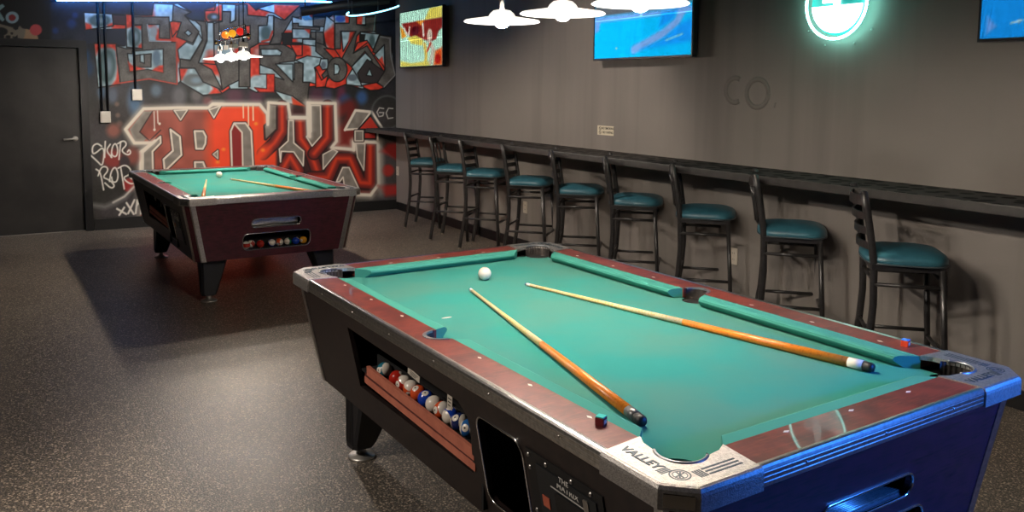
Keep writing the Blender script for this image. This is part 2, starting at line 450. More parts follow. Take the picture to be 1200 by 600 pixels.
def cushion(parent, kind):
    """kind: 'n','f' ends, 'l0','l1','r0','r1' halves of the long rails"""
    prof = [(0, .8005), (.042, .7985), (.053, .794), (.057, .787), (.055, .781), (.040, .768), (.034, .7625), (0, .7625)]
    mb = MB()
    if kind in 'nf':
        u0, u1 = .250, TW-.250; cut = (.95, -.95)
        P3 = lambda u, d, z: T(u, (.119+d) if kind == 'n' else TL-(.119+d), z)
    else:
        lo = kind[1] == '0'
        u0, u1 = (.250, CY0-.060) if lo else (CY0+.060, TL-.250)
        cut = (.95, -.42) if lo else (.42, -.95)
        P3 = lambda u, d, z: T((.119+d) if kind[0] == 'l' else TW-(.119+d), u, z)
    n = len(prof); vs = []
    for u, c in ((u0, cut[0]), (u1, cut[1])):
        for d, z in prof: vs.append(P3(u+c*d, d, z))
    fs = [(j, (j+1) % n, n+(j+1) % n, n+j) for j in range(n)]+[tuple(range(n)), tuple(range(2*n-1, n-1, -1))]
    mb.add(vs, fs)
    return mb.build('cushion', M['cushion'], parent)

def trim(parent, side):
    """aluminium edge profile between the castings"""
    prof = [(.019, .8015), (.010, .803), (.004, .8015), (.0005, .797), (-.001, .791), (-.0003, .789), (-.001, .787),
            (-.001, .780), (-.0003, .778), (-.001, .776), (-.001, .769), (-.0003, .767), (-.001, .765), (-.001, .757), (.003, .753), (.019, .753)]
    mb = MB(); n = len(prof)
    u0, u1 = .238, (TW if side in 'nf' else TL)-.238
    def P3(u, d, z):
        if side == 'n': return T(u, d, z)
        if side == 'f': return T(u, TL-d, z)
        if side == 'l': return T(d, u, z)
        return T(TW-d, u, z)
    vs = [P3(u, d, z) for u in (u0, u1) for d, z in prof]
    mb.add(vs, [(j, (j+1) % n, n+(j+1) % n, n+j) for j in range(n)]+[tuple(range(n)), tuple(range(2*n-1, n-1, -1))])
    k = 3 if side in 'nf' else 6
    for i in range(k):
        u = u0+(u1-u0)*(i+.5)/k; c = Vector(P3(u, -.001, .777)); nrm = (Vector(P3(u, -.01, .777))-c).normalized()
        a = nrm.orthogonal().normalized(); b = nrm.cross(a)
        mb.lathe([(.0045, -.001), (.004, .0012), (.0001, .0016)], 10, 1, basis(c, a, b, nrm))
    return mb.build('edge_trim', [M['trim'], M['screw']], parent)

def rail(parent, side):
    mb = MB(); fn = {'n': lambda a, b, t: T(a, b, t), 'f': lambda a, b, t: T(a, TL-b, t), 'l': lambda a, b, t: T(b, a, t), 'r': lambda a, b, t: T(TW-b, a, t)}[side]
    if side in 'nf': loop = [(.236, .017), (TW-.236, .017), (TW-.252, .1195), (.252, .1195)]
    else:
        loop = [(.236, .017), (TL-.236, .017), (TL-.252, .1195), (CY0+SPR+.003, .1195)]
        loop += [(CY0+(SPR+.003)*math.cos(q), SPX+(SPR+.003)*-math.sin(q)) for q in [PI*j/16 for j in range(17)]]
        loop += [(CY0-SPR-.003, .1195), (.252, .1195)]
    mb.prism([loop], fn, .765, .801)
    us = [.432, .675, .918] if side in 'nf' else [.404, .66, .925, 1.455, 1.72, 1.985]
    dd = .096 if side in 'nfl' else .088
    for u in us: mb.prism([[(u-.011, dd), (u, dd-.0055), (u+.011, dd), (u, dd+.0055)]], fn, .8005, .8016, 1)
    return mb.build('rail', [M['railwood'], M['sight']], parent)

def left_fn(a, b, t): return T(sx(b)+t, a, b)           # a = y, b = z
def right_fn(a, b, t): return T(TW-sx(b)-t, a, b)
def near_fn(a, b, t): return T(a, sy(b)+t, b)
def far_fn(a, b, t): return T(a, TL-sy(b)-t, b)

W1 = [(1.805, .680), (1.790, .452), (.925, .455), (.893, .632), (.935, .674)]           # ball window in the long side
W1 = [(.925, .452), (1.792, .448), (1.810, .682), (.95, .674), (.905, .64), (.900, .60)]
W2 = rrect(.612, .405, .848, .672, .04)                       # drop opening beside it
SL = rrect(.495, .556, .868, .621, .032)                      # upper slot in the end
OP = rrect(.432, .388, .944, .512, .04)                       # ball return in the end
def frame_strip(parent, loop, fn, w, name='opening_frame', mat_='chrome'):
    c = (sum(p[0] for p in loop)/len(loop), sum(p[1] for p in loop)/len(loop))
    mb = MB(); path = [fn(p[0], p[1], -.001) for p in loop]
    mb.tube(path, w/2, 8, 0, closed=True)
    return mb.build(name, M[mat_], parent)

def make_pool_table():
    root = empty('pool_table', (0, 0, 0))
    cab = MB()
    ch = .045
    def yl(z): return sy(z)+ch, TL-sy(z)-ch
    # long sides and ends as panels
    def quad(fn, lim, loops, mi):
        (a0t, a1t), (a0b, a1b) = lim(ZT), lim(ZB)
        cab.prism([[(a0b, ZB), (a1b, ZB), (a1t, ZT), (a0t, ZT)]]+loops, fn, 0, .018, mi)
    ly = lambda z: (sy(z)+ch, TL-sy(z)-ch); lx = lambda z: (sx(z)+ch, TW-sx(z)-ch)
    quad(left_fn, ly, [W1[::-1], W2[::-1]], 0)
    quad(right_fn, ly, [], 0)
    quad(near_fn, lx, [SL[::-1], OP[::-1]], 1)
    quad(far_fn, lx, [], 1)
    for k in range(4):   # chamfered corners
        gx = (lambda x: x) if k in (0, 3) else (lambda x: TW-x); gy = (lambda y: y) if k in (0, 1) else (lambda y: TL-y)
        vs = []
        for z in (ZB, ZT):
            vs += [T(gx(sx(z)), gy(sy(z)+ch), z), T(gx(sx(z)+ch), gy(sy(z)), z)]
        cab.add(vs, [(0, 1, 3, 2)], 1)
    # underside and lid
    for z, mi in ((ZB, 2), (ZT-.002, 2)):
        ring = [(sx(z), sy(z)+ch), (sx(z)+ch, sy(z)), (TW-sx(z)-ch, sy(z)), (TW-sx(z), sy(z)+ch), (TW-sx(z), TL-sy(z)-ch), (TW-sx(z)-ch, TL-sy(z)), (sx(z)+ch, TL-sy(z)), (sx(z), TL-sy(z)-ch)]
        cab.add([T(x, y, z) for x, y in ring], [tuple(range(8))], mi)
    cab.build('cabinet', [M['side'], M['endw'], M['inner']], root)
    lin = MB()   # dark lining behind the openings
    lin.box(T(.30, .5, .36), T(.32, 1.9, .74)); lin.box(T(.08, .872, .36), T(.30, .884, .73)); lin.box(T(.08, .59, .36), T(.30, .600, .73))
    lin.box(T(.38, .26, .36), T(1.0, .28, .74)); lin.box(T(.38, .09, .535), T(1.0, .26, .543))
    lin.build('lining', M['inner'], root)
    # corner strips
    for k in range(4):
        gx = (lambda x: x) if k in (0, 3) else (lambda x: TW-x); gy = (lambda y: y) if k in (0, 1) else (lambda y: TL-y)
        mb = MB()
        for which in (0, 1):
            vs = []
            for z in (ZB-.002, ZT-.002):
                X, Y = sx(z), sy(z)
                if which == 0: pts = [(X-.003, Y+ch+.026), (X-.003, Y+ch-.002), (X+.006, Y+ch-.010), (X+.009, Y+ch-.006), (X+.003, Y+ch+.002), (X+.003, Y+ch+.026)]
                else: pts = [(X+ch+.030, Y-.003), (X+ch-.002, Y-.003), (X+ch-.010, Y+.006), (X+ch-.006, Y+.009), (X+ch+.002, Y+.003), (X+ch+.030, Y+.003)]
                vs += [T(gx(x), gy(y), z) for x, y in pts]
            mb.add(vs, [(j, (j+1) % 6, 6+(j+1) % 6, 6+j) for j in range(6)]+[tuple(range(6)), tuple(range(11, 5, -1))])
        mb.build('corner_strip', M['trim'], root)
    # bed
    bed = MB(); lo, hiX, hiY = .119, TW-.119, TL-.119
    loop = []
    def corner_notch(k):
        fl = flip(k); th = math.acos((PC-.119)/PR) if abs(PC-.119) < PR else 0
        # arc inside the bed rectangle, from the x-side to the y-side
        pts = [(PC+PR*math.cos(a), PC+PR*math.sin(a)) for a in [math.radians(d) for d in np.linspace(math.degrees(math.atan2(math.sqrt(PR**2-(PC-lo)**2), lo-PC)), math.degrees(-math.atan2(PC-lo, math.sqrt(PR**2-(PC-lo)**2))), 16)]]
        return [fl(*p) for p in pts]
    a = corner_notch(0); loop += a                          # left side going to the near side
    loop += corner_notch(1)
    q0 = math.acos((SPX-lo)/SPR*-1) if False else math.acos((lo-SPX)/SPR)
    def side_notch(right):
        pts = [(SPX+SPR*math.cos(q), CY0+SPR*math.sin(q)) for q in np.linspace(-q0, q0, 15)]
        return [(TW-x, y) for x, y in pts] if right else [(x, y) for x, y in pts][::-1]
    loop += side_notch(True); loop += corner_notch(2); loop += corner_notch(3); loop += side_notch(False)
    bed.prism([loop], lambda a_, b_, t: T(a_, b_, t), .7585, .762)
    bed.build('playing_surface', M['felt'], root)
    for s_ in 'nflr': trim(root, s_); rail(root, s_)
    for s_ in ('n', 'f', 'l0', 'l1', 'r0', 'r1'): cushion(root, s_)
    for k in range(4): casting(root, k); pocket(root, k)
    side_pocket(root, False); side_pocket(root, True)
    # chrome frames of the end openings and the drop opening
    frame_strip(root, SL, near_fn, .009); frame_strip(root, OP, near_fn, .009); frame_strip(root, W2, left_fn, .007)
    sl = MB(); sl.box(T(.50, sy(.56)+.016, .556), T(.865, sy(.56)+.075, .562)); sl.box(T(.50, sy(.56)+.07, .556), T(.865, sy(.56)+.078, .625))
    for q in range(9): sl.tube([T(.505, sy(.56)+.02+q*.006, .563), T(.86, sy(.56)+.02+q*.006, .563)], .002, 6)
    sl.build('slot_liner', M['trim'], root)
    # ball shelf behind the end opening
    sh = MB(); sh.box(T(.42, .075, .378), T(.96, .26, .388)); sh.build('ball_shelf', M['inner'], root)
    # long window: tray with its wooden front
    tr = MB()
    def slab(y0, z0t, y1, z1t, h, mi, x0=.062, x1=.074):
        vs = [T(x0+.0, y0, z0t-h), T(x1, y0, z0t-h), T(x1, y0, z0t), T(x0, y0, z0t), T(x0, y1, z1t-h), T(x1, y1, z1t-h), T(x1, y1, z1t), T(x0, y1, z1t)]
        tr.add(vs, [(0, 1, 2, 3), (4, 5, 6, 7), (0, 1, 5, 4), (1, 2, 6, 5), (2, 3, 7, 6), (3, 0, 4, 7)], mi)
    slab(.905, .536, 1.70, .556, .034, 0, .066, .078); slab(.905, .502, 1.73, .520, .012, 1, .072, .082); slab(.905, .491, 1.73, .508, .024, 0, .070, .082)
    tr.box(T(.086, .905, .508), T(.20, 1.795, .517), 2); tr.box(T(.150, .905, .517), T(.158, 1.795, .56), 2)
    tr.build('ball_tray', [M['tray'], M['traydark'], M['inner']], root)
    for y0, z0, w, h, tl in ((1.245, .664, .085, .022, -.10), (1.005, .652, .030, .044, -.05)):
        lb = MB(); n_ = (Vector(left_fn(y0, z0, 0))-Vector(left_fn(y0, z0, .01))).normalized()
        ax = Vector((0, -math.cos(tl), math.sin(tl))); up = n_.cross(ax)
        mt = basis(Vector(left_fn(y0, z0, -.0008)), ax, up, n_)
        lb.box((-w/2, -h/2, -.0006), (w/2, h/2, .0006), 0, mt)
        for q in range(3): lb.box((-w*.32, h*(.22-.24*q)-h*.04, .0006), (w*.36-w*.1*q, h*(.22-.24*q)+h*.04, .0012), 1, mt)
        lb.build('window_label', [M['label'], M['print']], root)['label'] = 'small white printed label'
    # coin panel
    cp = MB(); cp.prism([[(.275, .43), (.590, .43), (.590, .672), (.275, .672)]], left_fn, -.004, .004, 0)
    cp.prism([[(.30, .44), (.545, .44), (.545, .645), (.30, .645)]], left_fn, -.007, -.003, 1)
    for y, z in ((.578, .655), (.578, .62), (.575, .5), (.50, .658), (.395, .657), (.32, .658)):
        c = Vector(left_fn(y, z, -.004)); n_ = (Vector(left_fn(y, z, -.01))-c).normalized(); a_ = Vector((0, 1, 0)); b_ = n_.cross(a_)
        cp.lathe([(.0065, 0), (.006, .002), (.0001, .0035)], 12, 2, basis(c, a_, b_, n_))
    cp.prism([rrect(.33, .60, .35, .635, .006)], left_fn, -.009, -.006, 2)
    cp.prism([rrect(.315, .545, .47, .60, .01)], left_fn, -.010, -.006, 0)
    cp.prism([[(.50, .535), (.53, .535), (.53, .565), (.50, .565)]], left_fn, -.009, -.006, 3)
    cpo = cp.build('coin_panel', [M['black'], mat('coin_panel_face', s2l((26, 30, 34)), .35), M['screw'], mat('reject_button', s2l((190, 96, 70)), .5)], root)
    n_ = (Vector(left_fn(.4, .6, -.01))-Vector(left_fn(.4, .6, 0))).normalized(); ax = Vector((0, -1, 0)); up = n_.cross(ax)
    for i, (s_, y, z, sz) in enumerate((('THE', .425, .643, .017), ('MATRIX', .412, .623, .019))):
        text_obj('lettering', s_, sz, basis(Vector(left_fn(y, z, -.0075)), ax*1.3, up, n_), M['lettering'], cpo, depth=.0004, bold=.0002)
    ln = MB(); ln.prism([[(.335, .606), (.485, .606), (.485, .6085), (.335, .6085)]], left_fn, -.0085, -.0065)
    ln.build('lettering_rule', M['lettering'], cpo)
    # legs
    for k in range(4):
        gx = (lambda x: x) if k in (0, 3) else (lambda x: TW-x); gy = (lambda y: y) if k in (0, 1) else (lambda y: TL-y)
        mb = MB(); x0, y0 = .168, .19
        def ring(w, z, c=.012):
            return [(gx(x), gy(y), z) for x, y in ((x0+c, y0), (x0+w-c, y0), (x0+w, y0+c), (x0+w, y0+w-c), (x0+w-c, y0+w), (x0+c, y0+w), (x0, y0+w-c), (x0, y0+c))]
        rg = [ring(.190, ZB+.012), ring(.182, .30), ring(.108, .075), ring(.100, .05, .02)]
        vs = [T(*p) for r_ in rg for p in r_]
        mb.add(vs, [(i*8+j, i*8+(j+1) % 8, (i+1)*8+(j+1) % 8, (i+1)*8+j) for i in range(3) for j in range(8)]+[tuple(range(8)), tuple(range(24, 32))])
        for q in range(6):    # fluting on the outer face
            a_ = y0+.018+q*.013
            mb.prism([[(a_, .07), (a_+.007, .07), (a_+.007, .31), (a_, .31)]], lambda a2, b2, t: T(gx(x0-.002+t), gy(a2), b2), 0, .004)
        lg = mb.build('leg', M['leg'], root)
        f_ = MB(); c = T(gx(x0+.055), gy(y0+.055), 0)
        f_.lathe([(.060, 0), (.060, .006), (.056, .010), (.030, .018), (.018, .026), (.015, .04), (.015, .058)], 28, 0, Matrix.Translation(c))
        f_.build('levelling_foot', M['foot'], lg)
    return root

table = make_pool_table()
def place_table(o, x, y): o.location = (x, y, 0); o.rotation_euler = (0, 0, ROT)
c_, s_ = math.cos(ROT), math.sin(ROT)
NC = (CX0*c_-CY0*s_, CX0*s_+CY0*c_)
FC = (.520, 6.175)
place_table(table, *NC)
tag(table, 'large pool table in the foreground with two cues crossed apart on its teal felt', 'pool table', 'coin operated pool tables')
far = copy_tree(table); place_table(far, *FC)
tag(far, 'farther pool table standing in front of the graffiti wall under a lit lamp bar', 'pool table', 'coin operated pool tables')
def W(C, x, y, z=0.):      # table corner frame -> world
    x -= CX0; y -= CY0
    return Vector((C[0]+x*c_-y*s_, C[1]+x*s_+y*c_, z))

# ---------------------------------------------------------------- balls
R_B = .0285
def make_ball(col, stripe, rot, loc, label, group, name='pool_ball'):
    key = (col, stripe)
    n, seg = 18, 28; mb = MB(); cm = mat('ball_colour', s2l(col), .22, coat=.5) if col else M['white']
    prof = [(R_B*math.sin(PI*i/n), -R_B*math.cos(PI*i/n)) for i in range(n+1)]; prof[0] = (1e-5, -R_B); prof[-1] = (1e-5, R_B)
    mb.lathe(prof, seg)
    for i, f in enumerate(mb.f):
        c = Vector((0, 0, 0))
        for v in f: c += Vector(mb.v[v])
        c /= len(f)
        if col is None: continue
        k = 0
        if stripe and abs(c.z) > R_B*.52: k = 1
        mb.m[i] = k
    o = mb.build(name, [cm, M['white']])
    if col:
        d = MB()
        for s_i in (-1, 1): d.lathe([((R_B+.0002)*math.sin(math.radians(q)), (R_B+.0002)*math.cos(math.radians(q))) for q in (24, 18, 12, 6, .1)], 20, 1, Matrix.Rotation(s_i*PI/2, 4, 'Y'), close=False)
        for s_i in (-1, 1): d.lathe([(.0032, 0), (.0032, .0006)], 10, 0, Matrix.Translation((s_i*(R_B+.0002), 0, 0)) @ Matrix.Rotation(PI/2, 4, 'Y'))
        d.build('number_spot', [M['print'], M['white']], o)
    o.rotation_euler = rot; o.location = loc
    return tag(o, label, 'ball', group)
RED = (176, 40, 30); ORG = (214, 84, 42); BLU = (24, 62, 170); TEAL = (44, 112, 128); YEL = (226, 160, 46); MAR = (120, 28, 28); GRN = (20, 90, 60)
ROWN = [(1.656, TEAL, True, (1.2, .2, .3), 'teal and white pool ball alone at the far left of the side window tray'),
        (1.548, RED, False, (.3, .8, 2.4), 'plain red pool ball, leftmost of the touching row in the side window'),
        (1.490, RED, True, (.5, .1, .2), 'red striped pool ball right of the plain red one in the side window'),
        (1.432, ORG, True, (.2, -.5, .9), 'orange and white ball with number facing up, in the side window under the long label'),
        (1.374, ORG, False, (.1, 1.0, .4), 'orange pool ball left of the solid blue ball in the side window'),
        (1.316, BLU, False, (0, 1.1, .9), 'solid blue pool ball in the middle of the side window row'),
        (1.258, None, False, (0, 0, 0), 'plain white looking ball right of the solid blue ball in the side window'),
        (1.200, ORG, True, (1.0, .2, .1), 'orange striped pool ball between two white balls in the side window'),
        (1.142, BLU, True, (.1, 1.4, .2), 'white ball with thin blue stripe edge right of the orange striped ball'),
        (1.084, (30, 44, 92), True, (1.3, .8, .3), 'navy and white striped ball near the right end of the side window row'),
        (1.026, (40, 96, 160), True, (1.5, .4, .6), 'blue and white ball at the right end of the side window row')]
for y, c, st, ro, lb in ROWN:
    make_ball(c, st, ro, W(NC, .118, y, .517+R_B), lb, 'balls in the side window of the near table')
ROWF = [(.475, RED, True, 'red striped ball leftmost in the end opening of the far table'),
        (.520, (170, 60, 50), True, 'white and red ball second from the left in the far table opening'),
        (.580, RED, False, 'plain red ball third from the left in the far table opening'),
        (.665, BLU, True, 'blue striped ball fourth from the left in the far table opening'),
        (.724, ORG, True, 'orange and white ball at the middle of the far table opening'),
        (.790, GRN, True, 'white and green ball right of the orange one in the far table opening'),
        (.850, BLU, False, 'solid blue ball second from the right in the far table opening'),
        (.910, YEL, False, 'yellow ball at the right end of the far table opening')]
for i, (x, c, st, lb) in enumerate(ROWF):
    dy = .125+.035*(i == 1)
    make_ball(c, st, (.4*i, .9*i, i), W(FC, x, dy, .388+R_B), lb, 'balls in the end opening of the far table')
make_ball(None, False, (0, 0, 0), W(NC, .71, 1.921, .762+R_B), 'white cue ball on the near table felt beside the far corner pocket', 'cue balls', 'cue_ball')
make_ball(None, False, (0, 0, 0), W(FC, .675, 1.745, .762+R_B), 'white cue ball near the back of the far table felt', 'cue balls', 'cue_ball')

# ---------------------------------------------------------------- cues
def make_cue():
    root = empty('pool_cue', (0, 0, 0)); L = 1.47     # along +X, tip at 0
    def lt(name, prof, m_):
        mb = MB(); mb.lathe([(r, x) for x, r in prof], 20, 0, Matrix.Rotation(PI/2, 4, 'Y')); return mb.build(name, M[m_], root)
    lt('tip', [(0, .0055), (.008, .0062)], 'tip'); lt('ferrule', [(.008, .0064), (.03, .0065)], 'ferrule')
    lt('shaft', [(.03, .0065), (.40, .0078), (.80, .0112)], 'maple')
    lt('butt', [(.80, .0112), (1.10, .0135), (1.395, .0152)], 'butt')
    lt('collar', [(1.395, .0153), (1.440, .0156)], 'collar'); lt('bumper', [(1.440, .0150), (1.462, .0146), (1.47, .011)], 'rubber')
    return root
def place_cue(o, C, tip, butt):
    a = W(C, *tip, .762+.0062); b = W(C, *butt, .762+.0156); d = b-a
    o.location = a; o.rotation_euler = (0, -math.atan2(d.z, math.hypot(d.x, d.y)), math.atan2(d.y, d.x))
cue = make_cue(); place_cue(cue, NC, (.560, 1.786), (.225, .358))
tag(cue, 'wooden cue nearest the left rail of the near table, orange butt towards the corner', 'pool cue', 'cues lying on the pool tables')
c2 = copy_tree(cue); place_cue(c2, NC, (.806, 1.745), (1.072, .310))
tag(c2, 'wooden cue lying towards the right rail of the near table with pale wrapped butt end', 'pool cue', 'cues lying on the pool tables')
for ch in c2.children:
    if ch.name.startswith('collar'):
        ch.data = ch.data.copy(); ch.data.materials[0] = M['ferrule']
c3 = copy_tree(cue); place_cue(c3, FC, (.52, 1.56), (.18, .16))
tag(c3, 'short looking cue pointing at the front left corner of the far table', 'pool cue', 'cues lying on the pool tables')
c4 = copy_tree(cue); place_cue(c4, FC, (.72, 1.52), (1.03, .135))
tag(c4, 'cue lying diagonally over the right half of the far table felt', 'pool cue', 'cues lying on the pool tables')

# ---------------------------------------------------------------- chalk cubes
def chalk(loc, rz, side, top, lb):
    root = empty('chalk_cube', loc, rz, label=lb, cat='chalk', group='chalk cubes on the rails')
    mb = MB(); mb.box((-.011, -.011, 0), (.011, .011, .019), 0, None, .0012); mb.build('paper_wrapper', side, root)
    mb = MB(); mb.box((-.0105, -.0105, .019), (.0105, .0105, .022), 0, None, .001)
    mb.build('chalk_top', top, root)
    mb = MB(); mb.box((-.007, -.0116, .005), (.007, -.011, .014)); mb.build('printed_mark', M['label'], root)
chalk(W(NC, .091, .354, .801), .5, mat('chalk_dark_red', s2l((110, 22, 30)), .6), mat('chalk_teal', s2l((60, 190, 180)), .9), 'dark red chalk cube with teal top on the left rail of the near table')
chalk(W(NC, 1.283, .332, .801), .3, mat('chalk_orange', s2l((230, 70, 30)), .6), mat('chalk_blue', s2l((60, 130, 220)), .9), 'orange red chalk cube with blue top on the right rail near the corner')
sp = MB(); sp.lathe([(.012, 0), (.012, .0006)], 14, 0, Matrix.Diagonal((1.7, .6, 1, 1))); o = sp.build('spot_sticker', M['white']); o.location = W(NC, .285, 1.479, .762)
tag(o, 'small worn white spot on the near felt beside the left side pocket', 'marker')

# ---------------------------------------------------------------- bar stools (local: +Y faces forward, back at -Y)
def arc_slat(x0, x1, y, z0, z1, sag, th=.010, n=10):
    """curved back slat bowing backwards"""
    mb = []; vs = []
    for i in range(n+1):
        t = i/n; x = x0+(x1-x0)*t; b = -sag*(1-(2*t-1)**2)
        for dy, z in ((0, z0), (0, z1), (-th, z1), (-th, z0)): vs.append((x, y+b+dy, z))
    fs = [(i*4+j, i*4+(j+1) % 4, i*4+4+(j+1) % 4, i*4+4+j) for i in range(n) for j in range(4)]+[(0, 1, 2, 3), (n*4+3, n*4+2, n*4+1, n*4)]
    return vs, fs
def back_y(z):      # centre line of the back posts
    pts = [(0, -.245), (.15, -.222), (.35, -.192), (.52, -.182), (.72, -.188), (.85, -.205), (1.0, -.232), (1.09, -.252)]
    for (z0, y0), (z1, y1) in zip(pts, pts[1:]):
        if z <= z1: return y0+(y1-y0)*(z-z0)/(z1-z0)
    return pts[-1][1]
def make_stool(vertical):
    root = empty('bar_stool', (0, 0, 0)); hw = .185
    for s_ in (-1, 1):
        mb = MB(); zs = [0.012, .08, .15, .25, .35, .45, .52, .62, .72, .80, .9, 1.0, 1.09]
        mb.tube([(s_*(hw+(.012 if z < .3 else 0)*(1-z/.3 if z < .3 else 0)), back_y(z), z) for z in zs], .0185, 12, 0, flat=((1, 0, 0), .7))
        mb.sphere((s_*hw, back_y(1.09), 1.09), .0185, 0, 12, 8, (.7, 1, .5))
        lg = mb.build('back_post', M['frame'], root)
        g = MB(); g.lathe([(.013, 0), (.014, .014)], 12, 0, Matrix.Translation((s_*(hw+.012), back_y(0), 0))); g.build('glide', M['glide'], lg)
        mb = MB(); mb.tube([(s_*(.200), .170, .012), (s_*.196, .150, .35), (s_*.190, .128, .715)], .019, 4, 0, flat=((1, 1, 0), 1))
        lg = mb.build('front_leg', M['frame'], root)
        g = MB(); g.lathe([(.013, 0), (.014, .014)], 12, 0, Matrix.Translation((s_*.200, .170, 0))); g.build('glide', M['glide'], lg)
    def rod(pts, rad, name='stretcher'):
        b_ = MB(); b_.tube(pts, rad, 10); b_.build(name, M['frame'], root)
    for s_ in (-1, 1):
        rod([(s_*.188, back_y(.62), .625), (s_*.190, .134, .625)], .0105)
        rod([(s_*.192, back_y(.31), .31), (s_*.196, .152, .31)], .0105)
    rod([(-.185, back_y(.64), .64), (.185, back_y(.64), .64)], .010)
    rod([(-.185, back_y(.36), .36), (.185, back_y(.36), .36)], .010)
    rod([(-.19, .132, .655), (.19, .132, .655)], .009)
    fr = MB(); fr.tube([(-.198, .155, .28), (.198, .155, .28)], .012, 12, 0); fr.build('footrest', M['frame'], root)
    sf = MB()
    for s_ in (-1, 1): sf.box((s_*.190-.010, -.20, .700), (s_*.190+.010, .138, .728))
    sf.box((-.19, .118, .700), (.19, .140, .728)); sf.box((-.19, -.205, .700), (.19, -.185, .728))
    sf.build('seat_frame', M['frame'], root)
    # padded seat: rounded trapezoid with a domed top
    def outline(k, n=48):
        out = []
        for j in range(n):
            a = 2*PI*j/n; e = 2/3.6
            x = math.copysign(abs(math.cos(a))**e, math.cos(a)); y = math.copysign(abs(math.sin(a))**e, math.sin(a))
            w = .212+(.016 if y > 0 else -.004)*abs(y)
            if y > 0: y = y*(1+.05*(1-x*x))
            out.append((x*w*k, -.030+y*.192*k))
        return out
    se = MB(); rings = [(1.0, .730), (1.02, .738), (1.025, .748), (1.01, .760), (.96, .772), (.86, .783), (.68, .791), (.45, .796), (.2, .798)]
    vs = [(x, y, z) for k, z in rings for x, y in outline(k)]; n = 48
    fs = [(i*n+j, i*n+(j+1) % n, (i+1)*n+(j+1) % n, (i+1)*n+j) for i in range(len(rings)-1) for j in range(n)]+[tuple(range(n-1, -1, -1)), tuple((len(rings)-1)*n+j for j in range(n))]
    se.add(vs, fs, 0, True); seat = se.build('seat', M['vinyl'], root)
    pi_ = MB(); pi_.tube([(x, y, .731) for x, y in outline(1.018)], .0045, 6, 0, closed=True); pi_.build('seat_edging', M['piping'], seat)
    if not vertical:
        for i, (z, h) in enumerate(((1.045, .050), (.965, .036), (.890, .036), (.815, .036))):
            mb = MB(); mb.add(*arc_slat(-hw, hw, back_y(z)+.005, z-h/2, z+h/2, .045)); mb.build('back_slat', M['frame'], root)
    else:
        mb = MB(); mb.add(*arc_slat(-hw, hw, back_y(1.045)+.005, 1.018, 1.072, .040)); mb.build('crest_rail', M['frame'], root)
        mb = MB(); mb.add(*arc_slat(-hw, hw, back_y(.80)+.005, .79, .815, .035)); mb.build('lower_rail', M['frame'], root)
        for i in range(4):
            x = -.111+.074*i; b = -.040*(1-(x/hw)**2)
            mb = MB(); mb.tube([(x, back_y(z)+b, z) for z in (.80, .88, .96, 1.03)], .0085, 8); mb.build('spindle', M['frame'], root)
    return root
sA = make_stool(False); sB = make_stool(True)
STO = [(3.01, 7.53, 42, 'A', 'ladder back stool at the far left end of the row, next to the graffiti'),
       (2.93, 6.67, 45, 'B', 'bar stool with upright spindles, second from the far left end of the row'),
       (2.98, 6.08, 48, 'A', 'ladder back stool third from the left, legs fully visible to the floor'),
       (2.98, 5.25, 46, 'A', 'ladder back bar stool with a wall outlet showing between its legs'),
       (3.01, 4.52, 40, 'A', 'ladder back stool in the middle of the row, behind the near table far corner'),
       (3.01, 3.77, 44, 'B', 'spindle back bar stool just right of the middle one, below the large blue screen'),
       (3.03, 3.04, 46, 'B', 'spindle back bar stool immediately left of the right hand wall outlet'),
       (2.99, 2.26, 47, 'B', 'spindle back bar stool immediately right of the wall outlet, second from the right'),
       (2.86, 1.43, 46, 'A', 'rightmost bar stool standing a little apart, ladder back seen edge on')]
used = set()
for x, y, ph, kd, lb in STO:
    p = sA if kd == 'A' else sB
    o = p if kd not in used else copy_tree(p); used.add(kd)
    o.location = (x, y, 0); o.rotation_euler = (0, 0, -math.radians(ph)-PI/2)
    tag(o, lb, 'bar stool', 'bar stools along the wall ledge')

# ---------------------------------------------------------------- room shell
def struct(mb, name, m_, **k): o = mb.build(name, m_, **k); tag(o, kind='structure'); return o
X0, Y0 = -4.2, -4.0
mb = MB(); mb.box((X0, Y0, -.1), (WX+.2, GY+.2, 0)); struct(mb, 'floor', M['floor'])
mb = MB(); mb.box((X0, Y0, CZ), (WX+.2, GY+.2, CZ+.1)); struct(mb, 'ceiling', M['ceil'])
mb = MB(); mb.box((WX, Y0, 0), (WX+.2, GY, CZ)); wr = struct(mb, 'wall_right', M['wall'])
mb = MB(); mb.box((X0-.2, Y0, 0), (X0, GY, CZ)); struct(mb, 'wall_left', M['wallplain'])
mb = MB(); mb.box((X0, Y0-.2, 0), (WX, Y0, CZ)); struct(mb, 'wall_front', M['wallplain'])
DX0, DX1, DZ = -1.285, -.47, 2.0
mb = MB(); mb.box((X0, GY+.004, 0), (DX0-.06, GY+.2, CZ)); mb.box((DX0-.06, GY+.004, DZ+.06), (DX1+.06, GY+.2, CZ)); mb.box((DX1+.06, GY+.004, 0), (WX+.2, GY+.2, CZ))
wb = struct(mb, 'wall_back', M['wallplain'])
mb = MB(); mb.box((WX-.012, Y0, 0), (WX, GY, .10)); struct(mb, 'baseboard_right', M['base'])
mb = MB(); mb.box((DX1+.09, GY-.018, 0), (WX-.012, GY+.003, .125)); mb.box((X0, GY-.018, 0), (DX0-.09, GY+.003, .125)); struct(mb, 'baseboard_back', M['base'])
